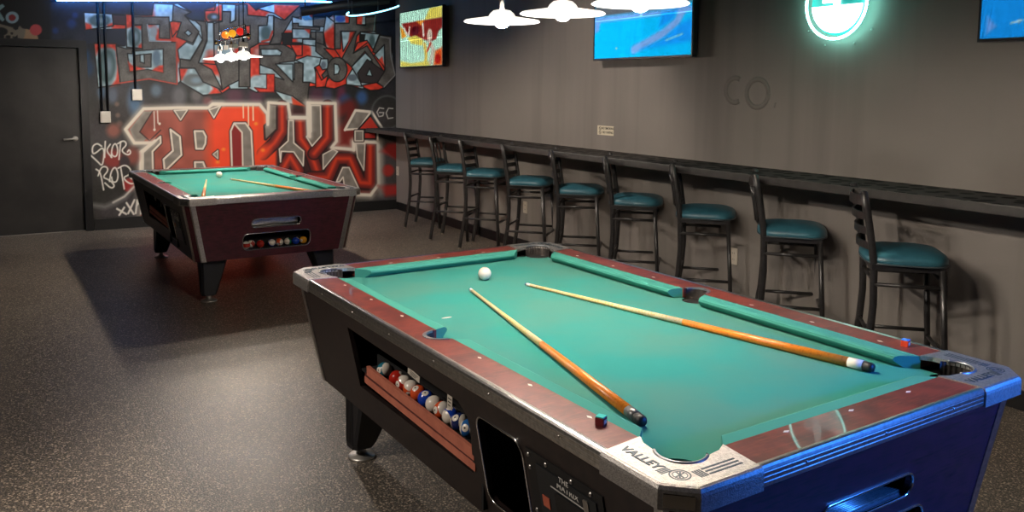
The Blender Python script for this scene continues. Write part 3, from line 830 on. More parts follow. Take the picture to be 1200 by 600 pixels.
# door with frame, lever and hinges
mb = MB(); fn = lambda a, b, t: (a, GY+t, b)
mb.prism([[(DX0-.075, 0), (DX0-.075, DZ+.075), (DX1+.075, DZ+.075), (DX1+.075, 0), (DX1, 0), (DX1, DZ), (DX0, DZ), (DX0, 0)]], fn, -.028, .12)
dr = struct(mb, 'door_1', M['jamb'])
mb = MB(); mb.box((DX0+.004, GY+.022, .008), (DX1-.004, GY+.062, DZ-.004), 0, None, .003); mb.build('door_leaf', M['door'], dr)
mb = MB(); c = (DX1-.065, GY+.022, 1.02)
mb.lathe([(.027, 0), (.027, .006), (.012, .010), (.010, .045)], 20, 0, Matrix.Translation(c) @ Matrix.Rotation(PI/2, 4, 'X'))
mb.tube([(c[0], c[1]-.045, c[2]), (c[0]-.02, c[1]-.050, c[2]), (c[0]-.115, c[1]-.048, c[2]-.006)], .010, 10); mb.build('lever_handle', M['plate'], dr)
mb = MB(); mb.box((DX0, GY+.016, 0), (DX1, GY+.07, .008)); mb.build('threshold', M['trim'], dr)

# ---------------------------------------------------------------- the painted back wall
rng = np.random.RandomState(3); LAT = rng.rand(4, 64, 64)
def vnoise(u, v, f, k=0):
    x = u*f+13.7*k; y = v*f+7.3*k; xi = np.floor(x).astype(int); yi = np.floor(y).astype(int); fx = x-xi; fy = y-yi
    fx = fx*fx*(3-2*fx); fy = fy*fy*(3-2*fy); g = LAT[k % 4]
    a = g[yi % 64, xi % 64]; b = g[yi % 64, (xi+1) % 64]; c = g[(yi+1) % 64, xi % 64]; d = g[(yi+1) % 64, (xi+1) % 64]
    return (a*(1-fx)+b*fx)*(1-fy)+(c*(1-fx)+d*fx)*fy
class Canvas:
    """paints on a set of points given in 2D; colours are 0-255 display values"""
    def __init__(s, U, V, base): s.U = U; s.V = V; s.C = np.array(base, float)*np.ones((len(U), 3))
    def _sel(s, pts, pad):
        p = np.array(pts, float); return np.where((s.U > p[:, 0].min()-pad) & (s.U < p[:, 0].max()+pad) & (s.V > p[:, 1].min()-pad) & (s.V < p[:, 1].max()+pad))[0]
    def _dist(s, idx, pts, closed):
        p = np.array(pts, float); u = s.U[idx]; v = s.V[idx]; d = np.full(len(idx), 1e9); n = len(p); ins = np.zeros(len(idx), bool)
        for i in range(n if closed else n-1):
            a = p[i]; b = p[(i+1) % n]; e = b-a; q = np.clip(((u-a[0])*e[0]+(v-a[1])*e[1])/(e@e+1e-9), 0, 1)
            d = np.minimum(d, np.hypot(u-a[0]-q*e[0], v-a[1]-q*e[1]))
            if closed:
                with np.errstate(divide='ignore', invalid='ignore'):
                    ins ^= ((a[1] > v) != (b[1] > v)) & (u < (b[0]-a[0])*(v-a[1])/(b[1]-a[1]+1e-12)+a[0])
        return d, ins
    def _mix(s, idx, col, al):
        if callable(col): col = col(s.U[idx], s.V[idx])
        al = np.clip(al, 0, 1)[:, None]; s.C[idx] = s.C[idx]*(1-al)+np.array(col, float)*al
    def poly(s, pts, col, soft=1., line=None, lw=1.2, op=1.):
        idx = s._sel(pts, soft+lw+1)
        if not len(idx): return
        d, ins = s._dist(idx, pts, True); sd = np.where(ins, d, -d)
        s._mix(idx, col, (sd/soft+.5)*op)
        if line is not None: s._mix(idx, line, (lw/2-d)/.8+.5)
    def stroke(s, pts, w, col, soft=1., op=1., closed=False):
        idx = s._sel(pts, w+soft+1)
        if not len(idx): return
        d, _ = s._dist(idx, pts, closed); s._mix(idx, col, ((w/2-d)/soft+.5)*op)
    def oval(s, cx, cy, rx, ry, col, soft=.4, op=1.):
        idx = s._sel([(cx-rx*1.6, cy-ry*1.6), (cx+rx*1.6, cy+ry*1.6)], 1)
        if not len(idx): return
        q = np.hypot((s.U[idx]-cx)/rx, (s.V[idx]-cy)/ry); s._mix(idx, col, ((1-q)/soft+.5)*op)

def paint_wall(cv):
    K = lambda x0, y0, sc, pts: [(x0+a/sc, y0+b/sc) for a, b in pts]
    U, V = cv.U, cv.V
    # clouded base coat
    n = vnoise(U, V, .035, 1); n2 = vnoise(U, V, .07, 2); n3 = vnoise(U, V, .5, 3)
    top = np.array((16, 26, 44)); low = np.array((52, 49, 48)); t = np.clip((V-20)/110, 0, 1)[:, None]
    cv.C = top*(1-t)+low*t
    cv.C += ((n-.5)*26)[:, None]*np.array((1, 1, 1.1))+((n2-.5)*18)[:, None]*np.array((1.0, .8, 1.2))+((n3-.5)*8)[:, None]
    rs = np.random.RandomState(5)
    for (x, y, rx, ry, c) in ((119, 108, 5, 9, (70, 96, 120)), (132, 112, 6, 10, (84, 94, 110)), (158, 118, 9, 18, (78, 108, 138)), (183, 106, 7, 8, (86, 104, 120)), (210, 112, 9, 12, (92, 92, 96)),
                              (230, 112, 7, 8, (96, 92, 92)), (243, 118, 6, 5, (112, 70, 70)), (275, 112, 12, 10, (86, 52, 66)), (300, 113, 10, 9, (84, 50, 66)), (372, 112, 10, 12, (76, 44, 60)), (400, 115, 6, 18, (96, 40, 62)),
                              (405, 120, 8, 10, (44, 74, 116)), (424, 114, 7, 9, (52, 84, 130)), (384, 112, 6, 10, (60, 60, 84)), (104, 80, 6, 10, (18, 52, 84)), (101, 66, 5, 8, (22, 60, 92)), (84, 28, 6, 6, (20, 48, 92)), (88, 18, 4, 4, (18, 44, 84)),
                              (65, 36, 4, 4, (22, 50, 100)), (117, 41, 3, 6, (30, 58, 110)), (133, 41, 7, 6, (42, 62, 84)), (140, 145, 4, 4, (96, 74, 68)), (137, 122, 3, 3, (104, 84, 76)), (138, 135, 3, 3, (104, 84, 76)),
                              (450, 60, 8, 20, (18, 40, 66)), (230, 20, 8, 6, (24, 44, 66)), (190, 10, 8, 6, (24, 40, 60)), (108, 172, 4, 12, (66, 64, 64))):
        cv.oval(x, y, rx, ry, c, .6, .75)
    # ------------ upper piece
    PALE = np.array((160, 184, 192)); REDC = np.array((214, 60, 40)); GRY = np.array((92, 88, 84)); BLK = (14, 13, 15)
    def rp(u, v):
        k = np.clip((vnoise(u, v, .055, 2)-.42)*6, 0, 1)[:, None]; q = (vnoise(u, v, .3, 1)-.5)[:, None]*40
        return PALE*(1-k)+REDC*k+q
    def red(u, v): return REDC+((vnoise(u, v, .3, 3)-.5)*60)[:, None]*np.array((1, .5, .5))
    def pale(u, v): return PALE+((vnoise(u, v, .25, 0)-.5)*64)[:, None]
    def gry(u, v): return GRY+((vnoise(u, v, .14, 1)-.5)*34)[:, None]+((vnoise(u, v, .8, 0)-.5)*16)[:, None]
    TE = (74, 98, 102)
    hull = [(98, 14.5), (147, 17), (157, 18), (178, 18), (180, 4), (202, 5), (208, 4), (224, 14), (214, 18), (226, 24), (242, 25), (240, 12), (252, 12), (252, 4), (276, 4), (283, 4), (291, 3), (300, 12), (304, 10),
            (322, 5), (350, 5), (352, 10), (366, 12), (367, 22), (384, 22), (390, 17), (428, 18), (440, 19), (439, 37), (448, 42), (458, 43), (463, 90), (450, 104), (424, 104), (405, 99), (392, 104), (370, 101), (361, 102), (361, 124), (345, 121), (322, 106),
            (300, 108), (290, 103), (270, 103), (258, 111), (238, 112), (212, 95), (207, 99), (170, 93), (141, 97), (115, 103), (110, 51), (146, 54), (147, 34), (100, 35)]
    cv.poly(hull, rp, 1.2, line=BLK, lw=1.4)
    P = lambda k, pts, col, line=BLK, lw=1.3, soft=.9: cv.poly(K(*k, pts), col, soft, line, lw)
    A = (100, 10, 6); B = (190, 0, 5); D = (280, 0, 4.615); E = (370, 0, 5)
    def block(k, pts, reds, ov=None, c=TE):
        P(k, pts, pale)
        for r_ in reds: cv.poly(K(*k, r_), red, 3.)
        if ov: cv.oval(k[0]+ov[0]/k[2], k[1]+ov[1]/k[2], ov[2]/k[2], ov[3]/k[2], c, .35); cv.oval(k[0]+(ov[0]+ov[2]*.15)/k[2], k[1]+ov[1]/k[2], ov[2]*.45/k[2], ov[3]*.5/k[2], (124, 146, 160), .8, .8)
        cv.stroke(K(*k, pts), 1.2, BLK, closed=True)
    block(A, [(-12, 27), (190, 38), (197, 122), (0, 152)], [[(0, 100), (40, 110), (50, 150), (0, 152)], [(150, 110), (197, 100), (197, 122), (160, 130)]], (100, 84, 78, 42))
    P(A, [(190, 44), (282, 48), (282, 115), (198, 110)], (62, 38, 40))
    block(A, [(283, 38), (338, 44), (340, 118), (396, 118), (402, 282), (290, 272)], [[(283, 38), (338, 44), (338, 130), (283, 140)], [(340, 118), (396, 118), (396, 150), (350, 135)], [(370, 260), (400, 240), (402, 282), (375, 282)]], (345, 200, 44, 72))
    P(A, [(0, 152), (282, 142), (285, 262), (215, 248), (0, 245)], (24, 34, 52), None)
    block(A, [(60, 245), (216, 247), (246, 532), (90, 556)], [[(60, 245), (216, 247), (222, 300), (190, 280), (100, 280), (75, 330)], [(215, 290), (246, 532), (180, 548), (215, 500), (225, 420)]], (150, 402, 66, 130))
    # S letter
    P(A, [(340, 58), (588, 60), (595, 212), (520, 208), (522, 112), (436, 112), (450, 228), (640, 238), (645, 530), (450, 492), (246, 522), (216, 262), (285, 282), (402, 284), (398, 114), (342, 114)], gry)
    P(A, [(296, 316), (330, 318), (330, 300), (548, 284), (548, 450), (440, 428), (314, 442)], pale); P(A, [(340, 330), (464, 318), (462, 412), (340, 412)], gry)
    cv.poly(K(*A, [(300, 370), (330, 400), (420, 425), (314, 442)]), red, 2.); cv.poly(K(*A, [(548, 400), (548, 450), (470, 435), (510, 400)]), red, 2.)
    P(A, [(385, 325), (412, 322), (416, 385), (385, 375)], pale); cv.oval(100+500/6, 10+350/6, 4.6, 10, (104, 128, 146), .5); cv.oval(100+480/6, 10+165/6, 4, 6, (150, 158, 160), .6)
    cv.stroke(K(*A, [(640, 238), (645, 532), (450, 494), (246, 524)]), 1.6, (190, 70, 56)); cv.stroke(K(*A, [(436, 112), (450, 228), (600, 232)]), 1.1, (190, 200, 205))
    block(B, [(100, 400), (190, 400), (290, 468), (352, 548), (240, 558), (110, 482)], [[(100, 400), (150, 400), (120, 470), (105, 470)], [(270, 470), (352, 548), (270, 556), (300, 520)]], (190, 470, 70, 38), (100, 108, 110))
    # arrow letter
    P(B, [(45, 130), (110, 110), (158, 160), (85, 185), (60, 218)], red)
    P(B, [(65, 28), (168, 72), (132, 90), (216, 186), (178, 252), (84, 216), (112, 130), (60, 124)], gry); P(B, [(150, 175), (175, 195), (155, 212), (132, 192)], pale)
    P(B, [(92, 290), (100, 345), (165, 352), (236, 232), (214, 194), (180, 262), (142, 246)], pale)
    P(B, [(190, 118), (255, 128), (264, 225), (214, 366), (290, 408), (352, 528), (240, 480), (192, 400), (104, 396), (106, 345), (166, 356), (238, 236), (226, 152)], gry)
    block(B, [(250, 64), (308, 60), (315, 18), (352, 24), (352, 122), (300, 126), (266, 130), (252, 108)], [[(250, 64), (352, 24), (352, 122), (252, 122)]], (300, 100, 38, 24), (60, 60, 58))
    P(B, [(265, 132), (300, 132), (306, 350), (330, 380), (214, 368), (264, 240)], rp)
    P(B, [(352, 68), (402, 68), (398, 132), (432, 118), (430, 30), (500, 28), (500, 260), (306, 260), (304, 136), (352, 126)], gry)
    P(B, [(352, 24), (430, 28), (428, 118), (400, 134), (402, 68), (352, 66)], pale)
    P(B, [(306, 352), (505, 352), (505, 480), (390, 500), (352, 528), (340, 440)], gry); P(B, [(390, 500), (480, 455), (505, 520), (400, 522)], pale)
    # middle letters
    P(D, [(100, 46), (190, 22), (330, 28), (246, 106), (192, 72), (142, 58)], pale); cv.poly(K(*D, [(190, 26), (328, 30), (246, 104), (192, 70)]), red, 1.5)
    P(D, [(0, 25), (40, 25), (48, 82), (158, 92), (152, 138), (106, 138), (104, 236), (60, 260), (60, 470), (0, 470)], gry); P(D, [(158, 84), (188, 84), (186, 190), (166, 232), (106, 232), (106, 140), (152, 138)], pale)
    cv.oval(280+145/4.615, 178/4.615, 6, 9, TE, .6); cv.stroke(K(*D, [(182, 170), (165, 215), (125, 225)]), 2.4, (182, 60, 44))
    P(D, [(35, 140), (60, 138), (62, 210), (48, 220)], red)
    P(D, [(190, 88), (225, 104), (250, 108), (330, 32), (334, 92), (290, 96), (238, 182), (226, 236), (166, 240), (188, 190)], gry)
    P(D, [(110, 244), (240, 240), (312, 280), (302, 330), (218, 340), (300, 432), (300, 340), (346, 340), (346, 444), (382, 446), (366, 578), (300, 540), (196, 492), (190, 402), (114, 346)], gry)
    P(D, [(118, 266), (208, 266), (232, 282), (225, 300), (122, 300)], pale); P(D, [(198, 346), (292, 346), (292, 444)], pale); P(D, [(112, 350), (182, 374), (244, 432), (150, 402), (112, 400)], pale)
    P(D, [(84, 474), (150, 480), (150, 400), (192, 402), (192, 498), (110, 498)], red, (90, 20, 16))
    P(D, [(192, 490), (290, 520), (366, 578), (250, 556)], pale); cv.poly(K(*D, [(285, 525), (366, 578), (290, 566)]), (214, 66, 34), 2.)
    P(D, [(288, 90), (338, 104), (334, 46), (392, 60), (402, 98), (404, 145), (290, 140)], pale); cv.poly(K(*D, [(375, 55), (395, 62), (400, 100), (385, 90)]), red, 2.)
    P(D, [(290, 126), (322, 126), (322, 142), (438, 148), (436, 164), (290, 156)], gry); P(D, [(288, 156), (386, 158), (384, 208), (290, 208)], pale); cv.poly(K(*D, [(355, 158), (386, 158), (384, 185)]), red, 2.)
    P(D, [(345, 212), (420, 215), (418, 250), (345, 240)], pale); P(D, [(276, 238), (342, 240), (342, 300), (312, 302)], red)
    P(D, [(232, 180), (286, 178), (286, 230), (340, 232), (340, 242), (238, 242)], (30, 28, 30)); P(D, [(402, 92), (468, 92), (468, 146), (402, 140)], gry)
    P(D, [(388, 172), (462, 174), (462, 262), (422, 250), (422, 214), (390, 206)], gry)
    P(D, [(306, 326), (370, 302), (440, 312), (468, 330), (408, 366), (430, 440), (470, 470), (380, 444), (346, 444), (348, 344)], pale)
    # right letters
    P(E, [(0, 185), (45, 190), (48, 275), (70, 330), (0, 270)], gry); P(E, [(60, 90), (110, 130), (110, 290), (60, 280), (45, 190)], rp)
    P(E, [(0, 248), (45, 262), (92, 300), (112, 350), (96, 430), (58, 484), (36, 440), (70, 400), (60, 350), (0, 300)], gry)
    P(E, [(0, 400), (34, 470), (72, 440), (56, 508), (0, 514)], red); P(E, [(30, 345), (70, 345), (75, 400), (40, 410), (22, 380)], pale); cv.oval(379, 76, 3, 4, (100, 112, 124), .6)
    P(E, [(48, 284), (112, 290), (150, 345), (104, 342)], red)
    oc = [(126+58*math.cos(a), 408+72*math.sin(a)) for a in np.linspace(0, 2*PI, 24)[:-1]]
    P(E, oc, gry); P(E, [(108, 374), (132, 380), (142, 405), (132, 432), (108, 438)], pale)
    P(E, [(108, 86), (196, 86), (196, 134), (110, 136)], pale); cv.oval(399, 22, 6, 4, (52, 84, 160), .5); cv.poly(K(*E, [(172, 86), (196, 86), (196, 134), (175, 134)]), red, 1.5)
    P(E, [(236, 94), (300, 96), (298, 146), (238, 142)], pale); cv.poly(K(*E, [(236, 94), (275, 95), (270, 146), (238, 142)]), red, 2.)
    P(E, [(292, 100), (352, 98), (352, 184), (262, 186), (240, 212), (222, 310), (300, 250), (402, 420), (350, 392), (288, 300), (210, 392), (154, 342), (236, 184), (146, 182), (146, 286), (112, 286), (112, 138), (196, 136), (198, 86), (238, 88), (240, 144), (292, 148)], gry)
    P(E, [(150, 184), (226, 186), (160, 302)], pale); cv.poly(K(*E, [(200, 188), (226, 186), (190, 250)]), red, 2.)
    P(E, [(262, 188), (374, 200), (332, 304), (300, 238), (262, 252)], pale); P(E, [(255, 198), (292, 200), (286, 244), (254, 242)], BLK, None); cv.oval(370+330/5, 48, 3.4, 7, TE, .6)
    P(E, [(244, 250), (300, 236), (350, 310), (404, 400), (402, 424), (300, 268), (220, 312)], red); cv.stroke(K(*E, [(222, 310), (300, 252)]), 1.2, BLK)
    P(E, [(380, 206), (446, 214), (442, 330), (466, 440), (400, 514), (360, 482), (406, 412), (402, 262), (352, 312), (334, 304), (376, 204)], gry); P(E, [(402, 262), (404, 392), (344, 322)], pale); cv.poly(K(*E, [(390, 330), (404, 392), (370, 350)]), red, 1.5)
    P(E, [(210, 392), (290, 310), (330, 350), (300, 380), (262, 480), (216, 402)], pale)
    P(E, [(302, 348), (402, 420), (356, 492), (266, 482), (244, 430)], (52, 44, 46)); P(E, [(316, 400), (332, 446), (296, 442)], pale)
    P(E, [(180, 460), (216, 402), (262, 482), (270, 506), (180, 496)], pale); P(E, [(274, 500), (356, 484), (402, 512), (370, 526), (320, 530), (282, 514)], red)
    cv.oval(370+215/5, 91, 6, 4, (96, 108, 120), .5)
    cv.stroke([(446, 43), (457, 45), (458, 66), (463, 88), (450, 102)], 1.1, (150, 150, 150)); cv.stroke([(440, 18), (438, 36)], .9, (110, 150, 150))
    # ------------ lower piece
    WH = (222, 212, 196); G2 = np.array((126, 119, 110)); Fk = (140, 110, 6); G = (250, 110, 6); H = (340, 110, 4.2857)
    def g2(u, v): return G2+((vnoise(u, v, .2, 2)-.5)*24)[:, None]
    def body(u, v):
        k = np.clip((u-236)/16, 0, 1)[:, None]; k2 = np.clip((u-322)/22, 0, 1)[:, None]
        c = np.array((150, 74, 60))*(1-k)+np.array((236, 70, 30))*k; c = c*(1-k2)+np.array((112, 34, 28))*k2
        return c+((vnoise(u, v, .09, 3)-.5)*46)[:, None]*np.array((1, .6, .5))*(1-.8*k)
    cv.stroke(K(*H, [(240, 90), (300, 60), (330, 250), (240, 260)]), 16, (104, 30, 26), 8, .9); cv.oval(402, 160, 16, 16, (120, 34, 28), .8, .9); cv.oval(372, 128, 8, 8, (90, 28, 26), .7)
    sil = K(*Fk, [(60, 250), (170, 115), (400, 112), (625, 112), (660, 95), (720, 90)])+K(*G, [(320, 88), (372, 150), (385, 80), (525, 78), (545, 170), (660, 170), (668, 60)])+K(*H, [(220, 52), (228, 235), (215, 280), (320, 285), (325, 245), (438, 250), (442, 445), (400, 505), (300, 500)])+[(400, 232), (400, 262), (165, 262)]+K(*Fk, [(150, 540), (150, 410), (240, 345), (105, 345)])
    cv.stroke(sil, 11, (196, 184, 170), 9, .55, True)
    cv.poly(sil, body, 1.5)
    dk = (46, 26, 26)
    Q = lambda k, pts, col=g2, ow=WH, lw=2.2, dl=dk: (cv.stroke(K(*k, pts), lw+2.2, dl, closed=True) if dl else None, cv.poly(K(*k, pts), col, 1., ow, lw))
    # letter bodies on the right: dark edge, glowing core
    def glow(k, pts, w=11):
        cv.stroke(K(*k, pts), w+2.5, (24, 14, 16), 1.2); cv.stroke(K(*k, pts), w, (96, 28, 26), 1.5); cv.stroke(K(*k, pts), w*.62, (150, 42, 30), 4.); cv.stroke(K(*k, pts), w*.24, (206, 62, 32), 2.5)
    cv.poly(K(*G, [(360, 90), (720, 90), (720, 540), (430, 540), (430, 380)]), (60, 30, 30), 6., op=.85)
    cv.poly(K(*H, [(0, 130), (230, 130), (225, 285), (330, 285), (440, 280), (440, 500), (0, 440)]), (58, 28, 28), 5., op=.85)
    cv.poly(K(*G, [(320, 88), (362, 165), (372, 320), (440, 400), (440, 510), (300, 510)]), (228, 68, 30), 3.)
    glow(G, [(482, 88), (484, 260), (430, 345), (350, 420)], 13); glow(H, [(50, 140), (54, 225), (105, 300), (140, 400), (200, 470)], 13); glow(H, [(188, 62), (186, 220), (120, 300)], 13)
    glow(H, [(100, 420), (190, 420), (232, 325), (300, 325), (352, 445), (400, 450), (402, 265)], 13); glow(G, [(480, 540), (540, 440), (600, 540)], 12)
    cv.stroke(K(*G, [(350, 400), (300, 470), (150, 500)]), 16, (230, 70, 32), 10, .9)
    # grey faces
    Q(Fk, [(72, 250), (172, 122), (232, 122), (142, 268), (192, 312), (170, 335), (105, 335)], ow=None, dl=None); cv.stroke(K(*Fk, [(232, 122), (142, 268), (212, 330), (290, 255)]), 1.2, dk)
    Q(Fk, [(165, 412), (288, 300), (290, 345), (232, 405), (236, 545), (165, 545)]); Q(Fk, [(358, 250), (425, 300), (436, 430), (318, 545), (310, 460), (376, 400)])
    Q(Fk, [(528, 262), (588, 262), (608, 300), (604, 350), (586, 386), (540, 386)]); Q(Fk, [(530, 480), (588, 480), (612, 545), (532, 545)]); Q(Fk, [(658, 425), (692, 398), (692, 456)], lw=1.2)
    Q(Fk, [(385, 116), (478, 112), (430, 184)], lw=1.5); Q(Fk, [(630, 112), (712, 82), (664, 168)], lw=1.5)
    Q(G, [(132, 540), (122, 262), (146, 206), (226, 206), (266, 262), (282, 540)], lw=2.); cv.poly(K(*G, [(140, 540), (130, 265), (150, 216), (200, 272), (206, 540)]), (134, 30, 30), 1.); cv.stroke(K(*G, [(146, 208), (202, 272), (208, 540)]), 1.8, WH)
    Q(G, [(388, 76), (440, 82), (440, 246), (368, 316), (364, 226), (390, 208)], ow=None); Q(G, [(530, 186), (562, 186), (566, 345), (636, 404), (632, 506), (566, 408), (478, 404), (472, 478), (464, 388), (526, 330)], lw=1.6)
    Q(H, [(105, 58), (152, 58), (156, 210), (110, 262), (82, 215), (106, 190)], lw=1.6); Q(H, [(165, 305), (215, 278), (238, 290), (166, 378)], lw=1.4); Q(H, [(330, 248), (376, 250), (370, 384), (338, 318)], lw=1.4)
    Q(H, [(232, 442), (264, 370), (296, 370), (346, 478), (272, 462), (266, 418), (250, 440)], lw=1.6)
    # white contour
    for k, pts in ((Fk, [(220, 345), (105, 345), (42, 250), (170, 105), (410, 98), (625, 98), (655, 72), (720, 72)]), (Fk, [(250, 330), (148, 410), (150, 545)]), (G, [(0, 72), (325, 74), (380, 140), (382, 215), (388, 62), (525, 70), (540, 165), (662, 166), (664, 62)]),
                   (H, [(98, 215), (98, 46), (226, 48), (232, 238), (208, 270), (320, 280), (320, 240), (442, 244), (446, 452), (404, 508), (300, 504)]), (H, [(320, 282), (320, 240)]), (H, [(0, 120), (88, 122), (92, 210)])):
        cv.stroke(K(*k, pts), 7., (214, 204, 190), 5, .45); cv.stroke(K(*k, pts), 3.6, WH, 1.3)
    Q(H, [(275, 180), (328, 84), (404, 92), (346, 176)], lw=2.4, dl=None); cv.stroke(K(*H, [(275, 182), (328, 82), (410, 90), (462, 172)]), 2.8, WH)
    Q(H, [(342, 178), (404, 108), (452, 180)], (186, 50, 36), BLK, 1.8, None); Q(H, [(326, 186), (366, 186), (366, 236), (326, 236)], lw=1.4); Q(H, [(372, 194), (430, 194), (430, 226), (372, 226)], (170, 44, 34), BLK, 1.6, None); cv.stroke(K(*H, [(438, 180), (440, 240)]), 2.2, WH)
    for x, y0, y1 in ((180.5, 131, 152), (184.5, 130, 144)): cv.stroke([(x, y0), (x+.6, y1)], 1.3, WH)
    cv.oval(181, 152, 1.4, 1.6, WH); cv.oval(187, 145, 1.4, 1.6, WH)
    for x, y0, y1 in ((285, 123, 138), (291, 124, 147), (296.5, 124, 141)): cv.stroke([(x, y0), (x+.3, y1)], 1.5, (236, 214, 176))
    for a_, b_ in ((308, 176), (262, 175), (300, 145), (255, 190)): cv.oval(a_, b_, 2.4, 2, (240, 140, 40), 1., .8)
    for pts in ([(450, 290), (490, 250), (590, 240), (592, 300), (556, 345), (500, 310)], [(440, 460), (540, 455), (542, 508), (480, 515)]): cv.poly(K(*H, pts), (150, 36, 32), 5.)
    cv.oval(340+492/4.2857, 110+385/4.2857, 7, 7, (150, 38, 32), .5); cv.stroke(K(*H, [(452, 250), (455, 500)]), 7, (150, 146, 138), 7, .6)
    cv.stroke(K(*H, [(488+78*math.cos(a), 92+82*math.sin(a)) for a in np.linspace(0, 2*PI, 30)]), 1.6, (96, 100, 100), 2.5, .8)
    cv.stroke(K(*H, [(470, 74), (448, 70), (436, 92), (446, 114), (466, 110), (470, 94), (448, 94)]), 1.1, (206, 204, 196)); cv.stroke(K(*H, [(516, 74), (494, 72), (482, 96), (492, 124), (516, 120)]), 1.1, (206, 204, 196))
    # ------------ tag writing at the left
    I = (100, 150, 5.217)
    cv.oval(132, 186, 12, 11, (132, 44, 38), .6); cv.oval(151, 217, 7, 8, (150, 34, 32), .4); cv.oval(133, 153, 8, 8, (138, 84, 72), .8); cv.oval(155, 183, 8, 10, (128, 66, 56), .8); cv.oval(146, 190, 6, 7, (52, 40, 44), .5)
    cv.stroke(K(*I, [(40, 470), (120, 482), (180, 458), (240, 424), (320, 340)]), 4.5, (150, 150, 148), 6, .7); cv.stroke(K(*I, [(170, 455), (240, 418), (320, 335)]), 2, (206, 200, 190), 2.)
    def S_(pts, w=1.7):
        for _ in range(3):
            q = [pts[0]]
            for a, b in zip(pts, pts[1:]): q += [(a[0]*.75+b[0]*.25, a[1]*.75+b[1]*.25), (a[0]*.25+b[0]*.75, a[1]*.25+b[1]*.75)]
            pts = q+[pts[-1]]
        cv.stroke(K(*I, pts), w, (226, 222, 212), 1.)
    for pts in ([(100, 112), (72, 92), (42, 112), (44, 160), (66, 152), (104, 118), (116, 140), (110, 205), (100, 232), (78, 208), (34, 168)], [(122, 82), (118, 180)], [(152, 100), (126, 138), (162, 180)],
                [(158, 178), (164, 112), (186, 90), (200, 130), (192, 176), (166, 172), (160, 148)], [(216, 84), (206, 192)], [(198, 96), (236, 74), (256, 102), (216, 138), (258, 168), (280, 152), (268, 130), (258, 146)],
                [(66, 252), (92, 268), (112, 378)], [(78, 292), (98, 236), (132, 236), (140, 262), (104, 302), (146, 316), (182, 352), (160, 372), (120, 336)], [(148, 326), (158, 262), (184, 234), (202, 280), (194, 330), (166, 332), (160, 300)],
                [(216, 240), (238, 372)], [(200, 246), (244, 222), (282, 256), (270, 286), (226, 304), (276, 346), (312, 330), (300, 292), (272, 300), (284, 312)]): S_(pts)
    for pts in ([(194, 494), (250, 526)], [(238, 486), (208, 532)], [(252, 458), (296, 526)], [(300, 440), (262, 522)], [(318, 440), (308, 522)], [(318, 470), (345, 430), (340, 524)]): S_(pts, 2.3)
    # ------------ painting above the door
    cv.poly([(-80, -10), (60, -10), (60, 56), (-80, 56)], (12, 12, 16), 3., op=.8)
    cv.poly([(-60, 26), (0, 28), (14, 32), (21, 33), (23, 30), (26, 33), (35, 35), (43, 40), (45, 46), (43, 51), (-60, 51)], (104, 96, 84), .8); cv.poly([(24, 51), (29, 42), (30, 34), (36, 35), (44, 42), (45, 47), (43, 51)], (142, 112, 84), 1.5)
    cv.oval(42, 35, 7, 6.6, (168, 62, 64), .12); cv.oval(0, 37, 9, 5, (12, 12, 14), .2); cv.oval(9.5, 43.3, 3, 2.2, (12, 12, 14), .2); cv.oval(14, 39, 1.8, 1.4, (12, 12, 14), .2); cv.oval(-2, 43, 7, 3, (12, 12, 14), .2); cv.oval(18.5, 33, 3, 2, (12, 12, 14), .2)
    cv.poly([(18.5+(5.4 if i % 2 == 0 else 2.6)*math.cos(i*PI/5), 45.5+(5. if i % 2 == 0 else 2.4)*math.sin(i*PI/5)) for i in range(10)], (12, 12, 14), .6)
    cv.oval(14.2, 20.5, 7.8, 7, (124, 146, 156), .12); cv.oval(14.2, 20.8, 4.2, 3.8, (116, 30, 34), .12)
    cv.poly([(-14, 2), (-8, 2), (-8, 10), (3, 4.5), (5.5, 7.5), (-1, 13), (5.5, 23), (3, 25.5), (-8, 16), (-8, 27), (-14, 27)], (116, 142, 148), .8)
    cv.oval(1, 50, 60, 0.1, (0, 0, 0))

def painted_panel(name, x0, x1, z0, z1, res, parent):
    nx, nz = int((x1-x0)/res)+1, int((z1-z0)/res)+1
    X, Z = np.meshgrid(np.linspace(x0, x1, nx), np.linspace(z0, z1, nz)); X = X.ravel(); Z = Z.ravel(); Y = np.full_like(X, GY)
    Q = np.stack([X, Y, Z], 1)-CAM; r, u, f = [Q @ AX[i] for i in range(3)]
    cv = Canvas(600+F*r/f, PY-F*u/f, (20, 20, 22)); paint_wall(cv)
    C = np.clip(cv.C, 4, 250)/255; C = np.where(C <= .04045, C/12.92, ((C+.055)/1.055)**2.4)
    me = bpy.data.meshes.new(name); me.vertices.add(nx*nz); me.vertices.foreach_set('co', np.stack([X, Y, Z], 1).ravel())
    i = np.arange(nx*nz).reshape(nz, nx); q = np.stack([i[:-1, :-1], i[:-1, 1:], i[1:, 1:], i[1:, :-1]], -1).reshape(-1, 4)
    me.loops.add(q.size); me.loops.foreach_set('vertex_index', q.ravel().astype(np.int32)); me.polygons.add(len(q))
    me.polygons.foreach_set('loop_start', (np.arange(len(q))*4).astype(np.int32)); me.update(calc_edges=True)
    at = me.color_attributes.new('paint', 'FLOAT_COLOR', 'POINT'); at.data.foreach_set('color', np.concatenate([C, np.ones((len(C), 1))], 1).ravel())
    me.materials.append(vcol_mat('sprayed_paint', .55)); o = bpy.data.objects.new(name, me); COL.objects.link(o); o.parent = parent
    return o
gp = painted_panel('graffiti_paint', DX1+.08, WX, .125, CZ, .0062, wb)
gp['label'] = 'sprayed graffiti lettering in red, orange, grey and pale blue'
gp2 = painted_panel('graffiti_paint', -1.9, DX1+.08, DZ+.08, CZ, .008, wb)
gp2['label'] = 'painted letters and tan shape above the black door'

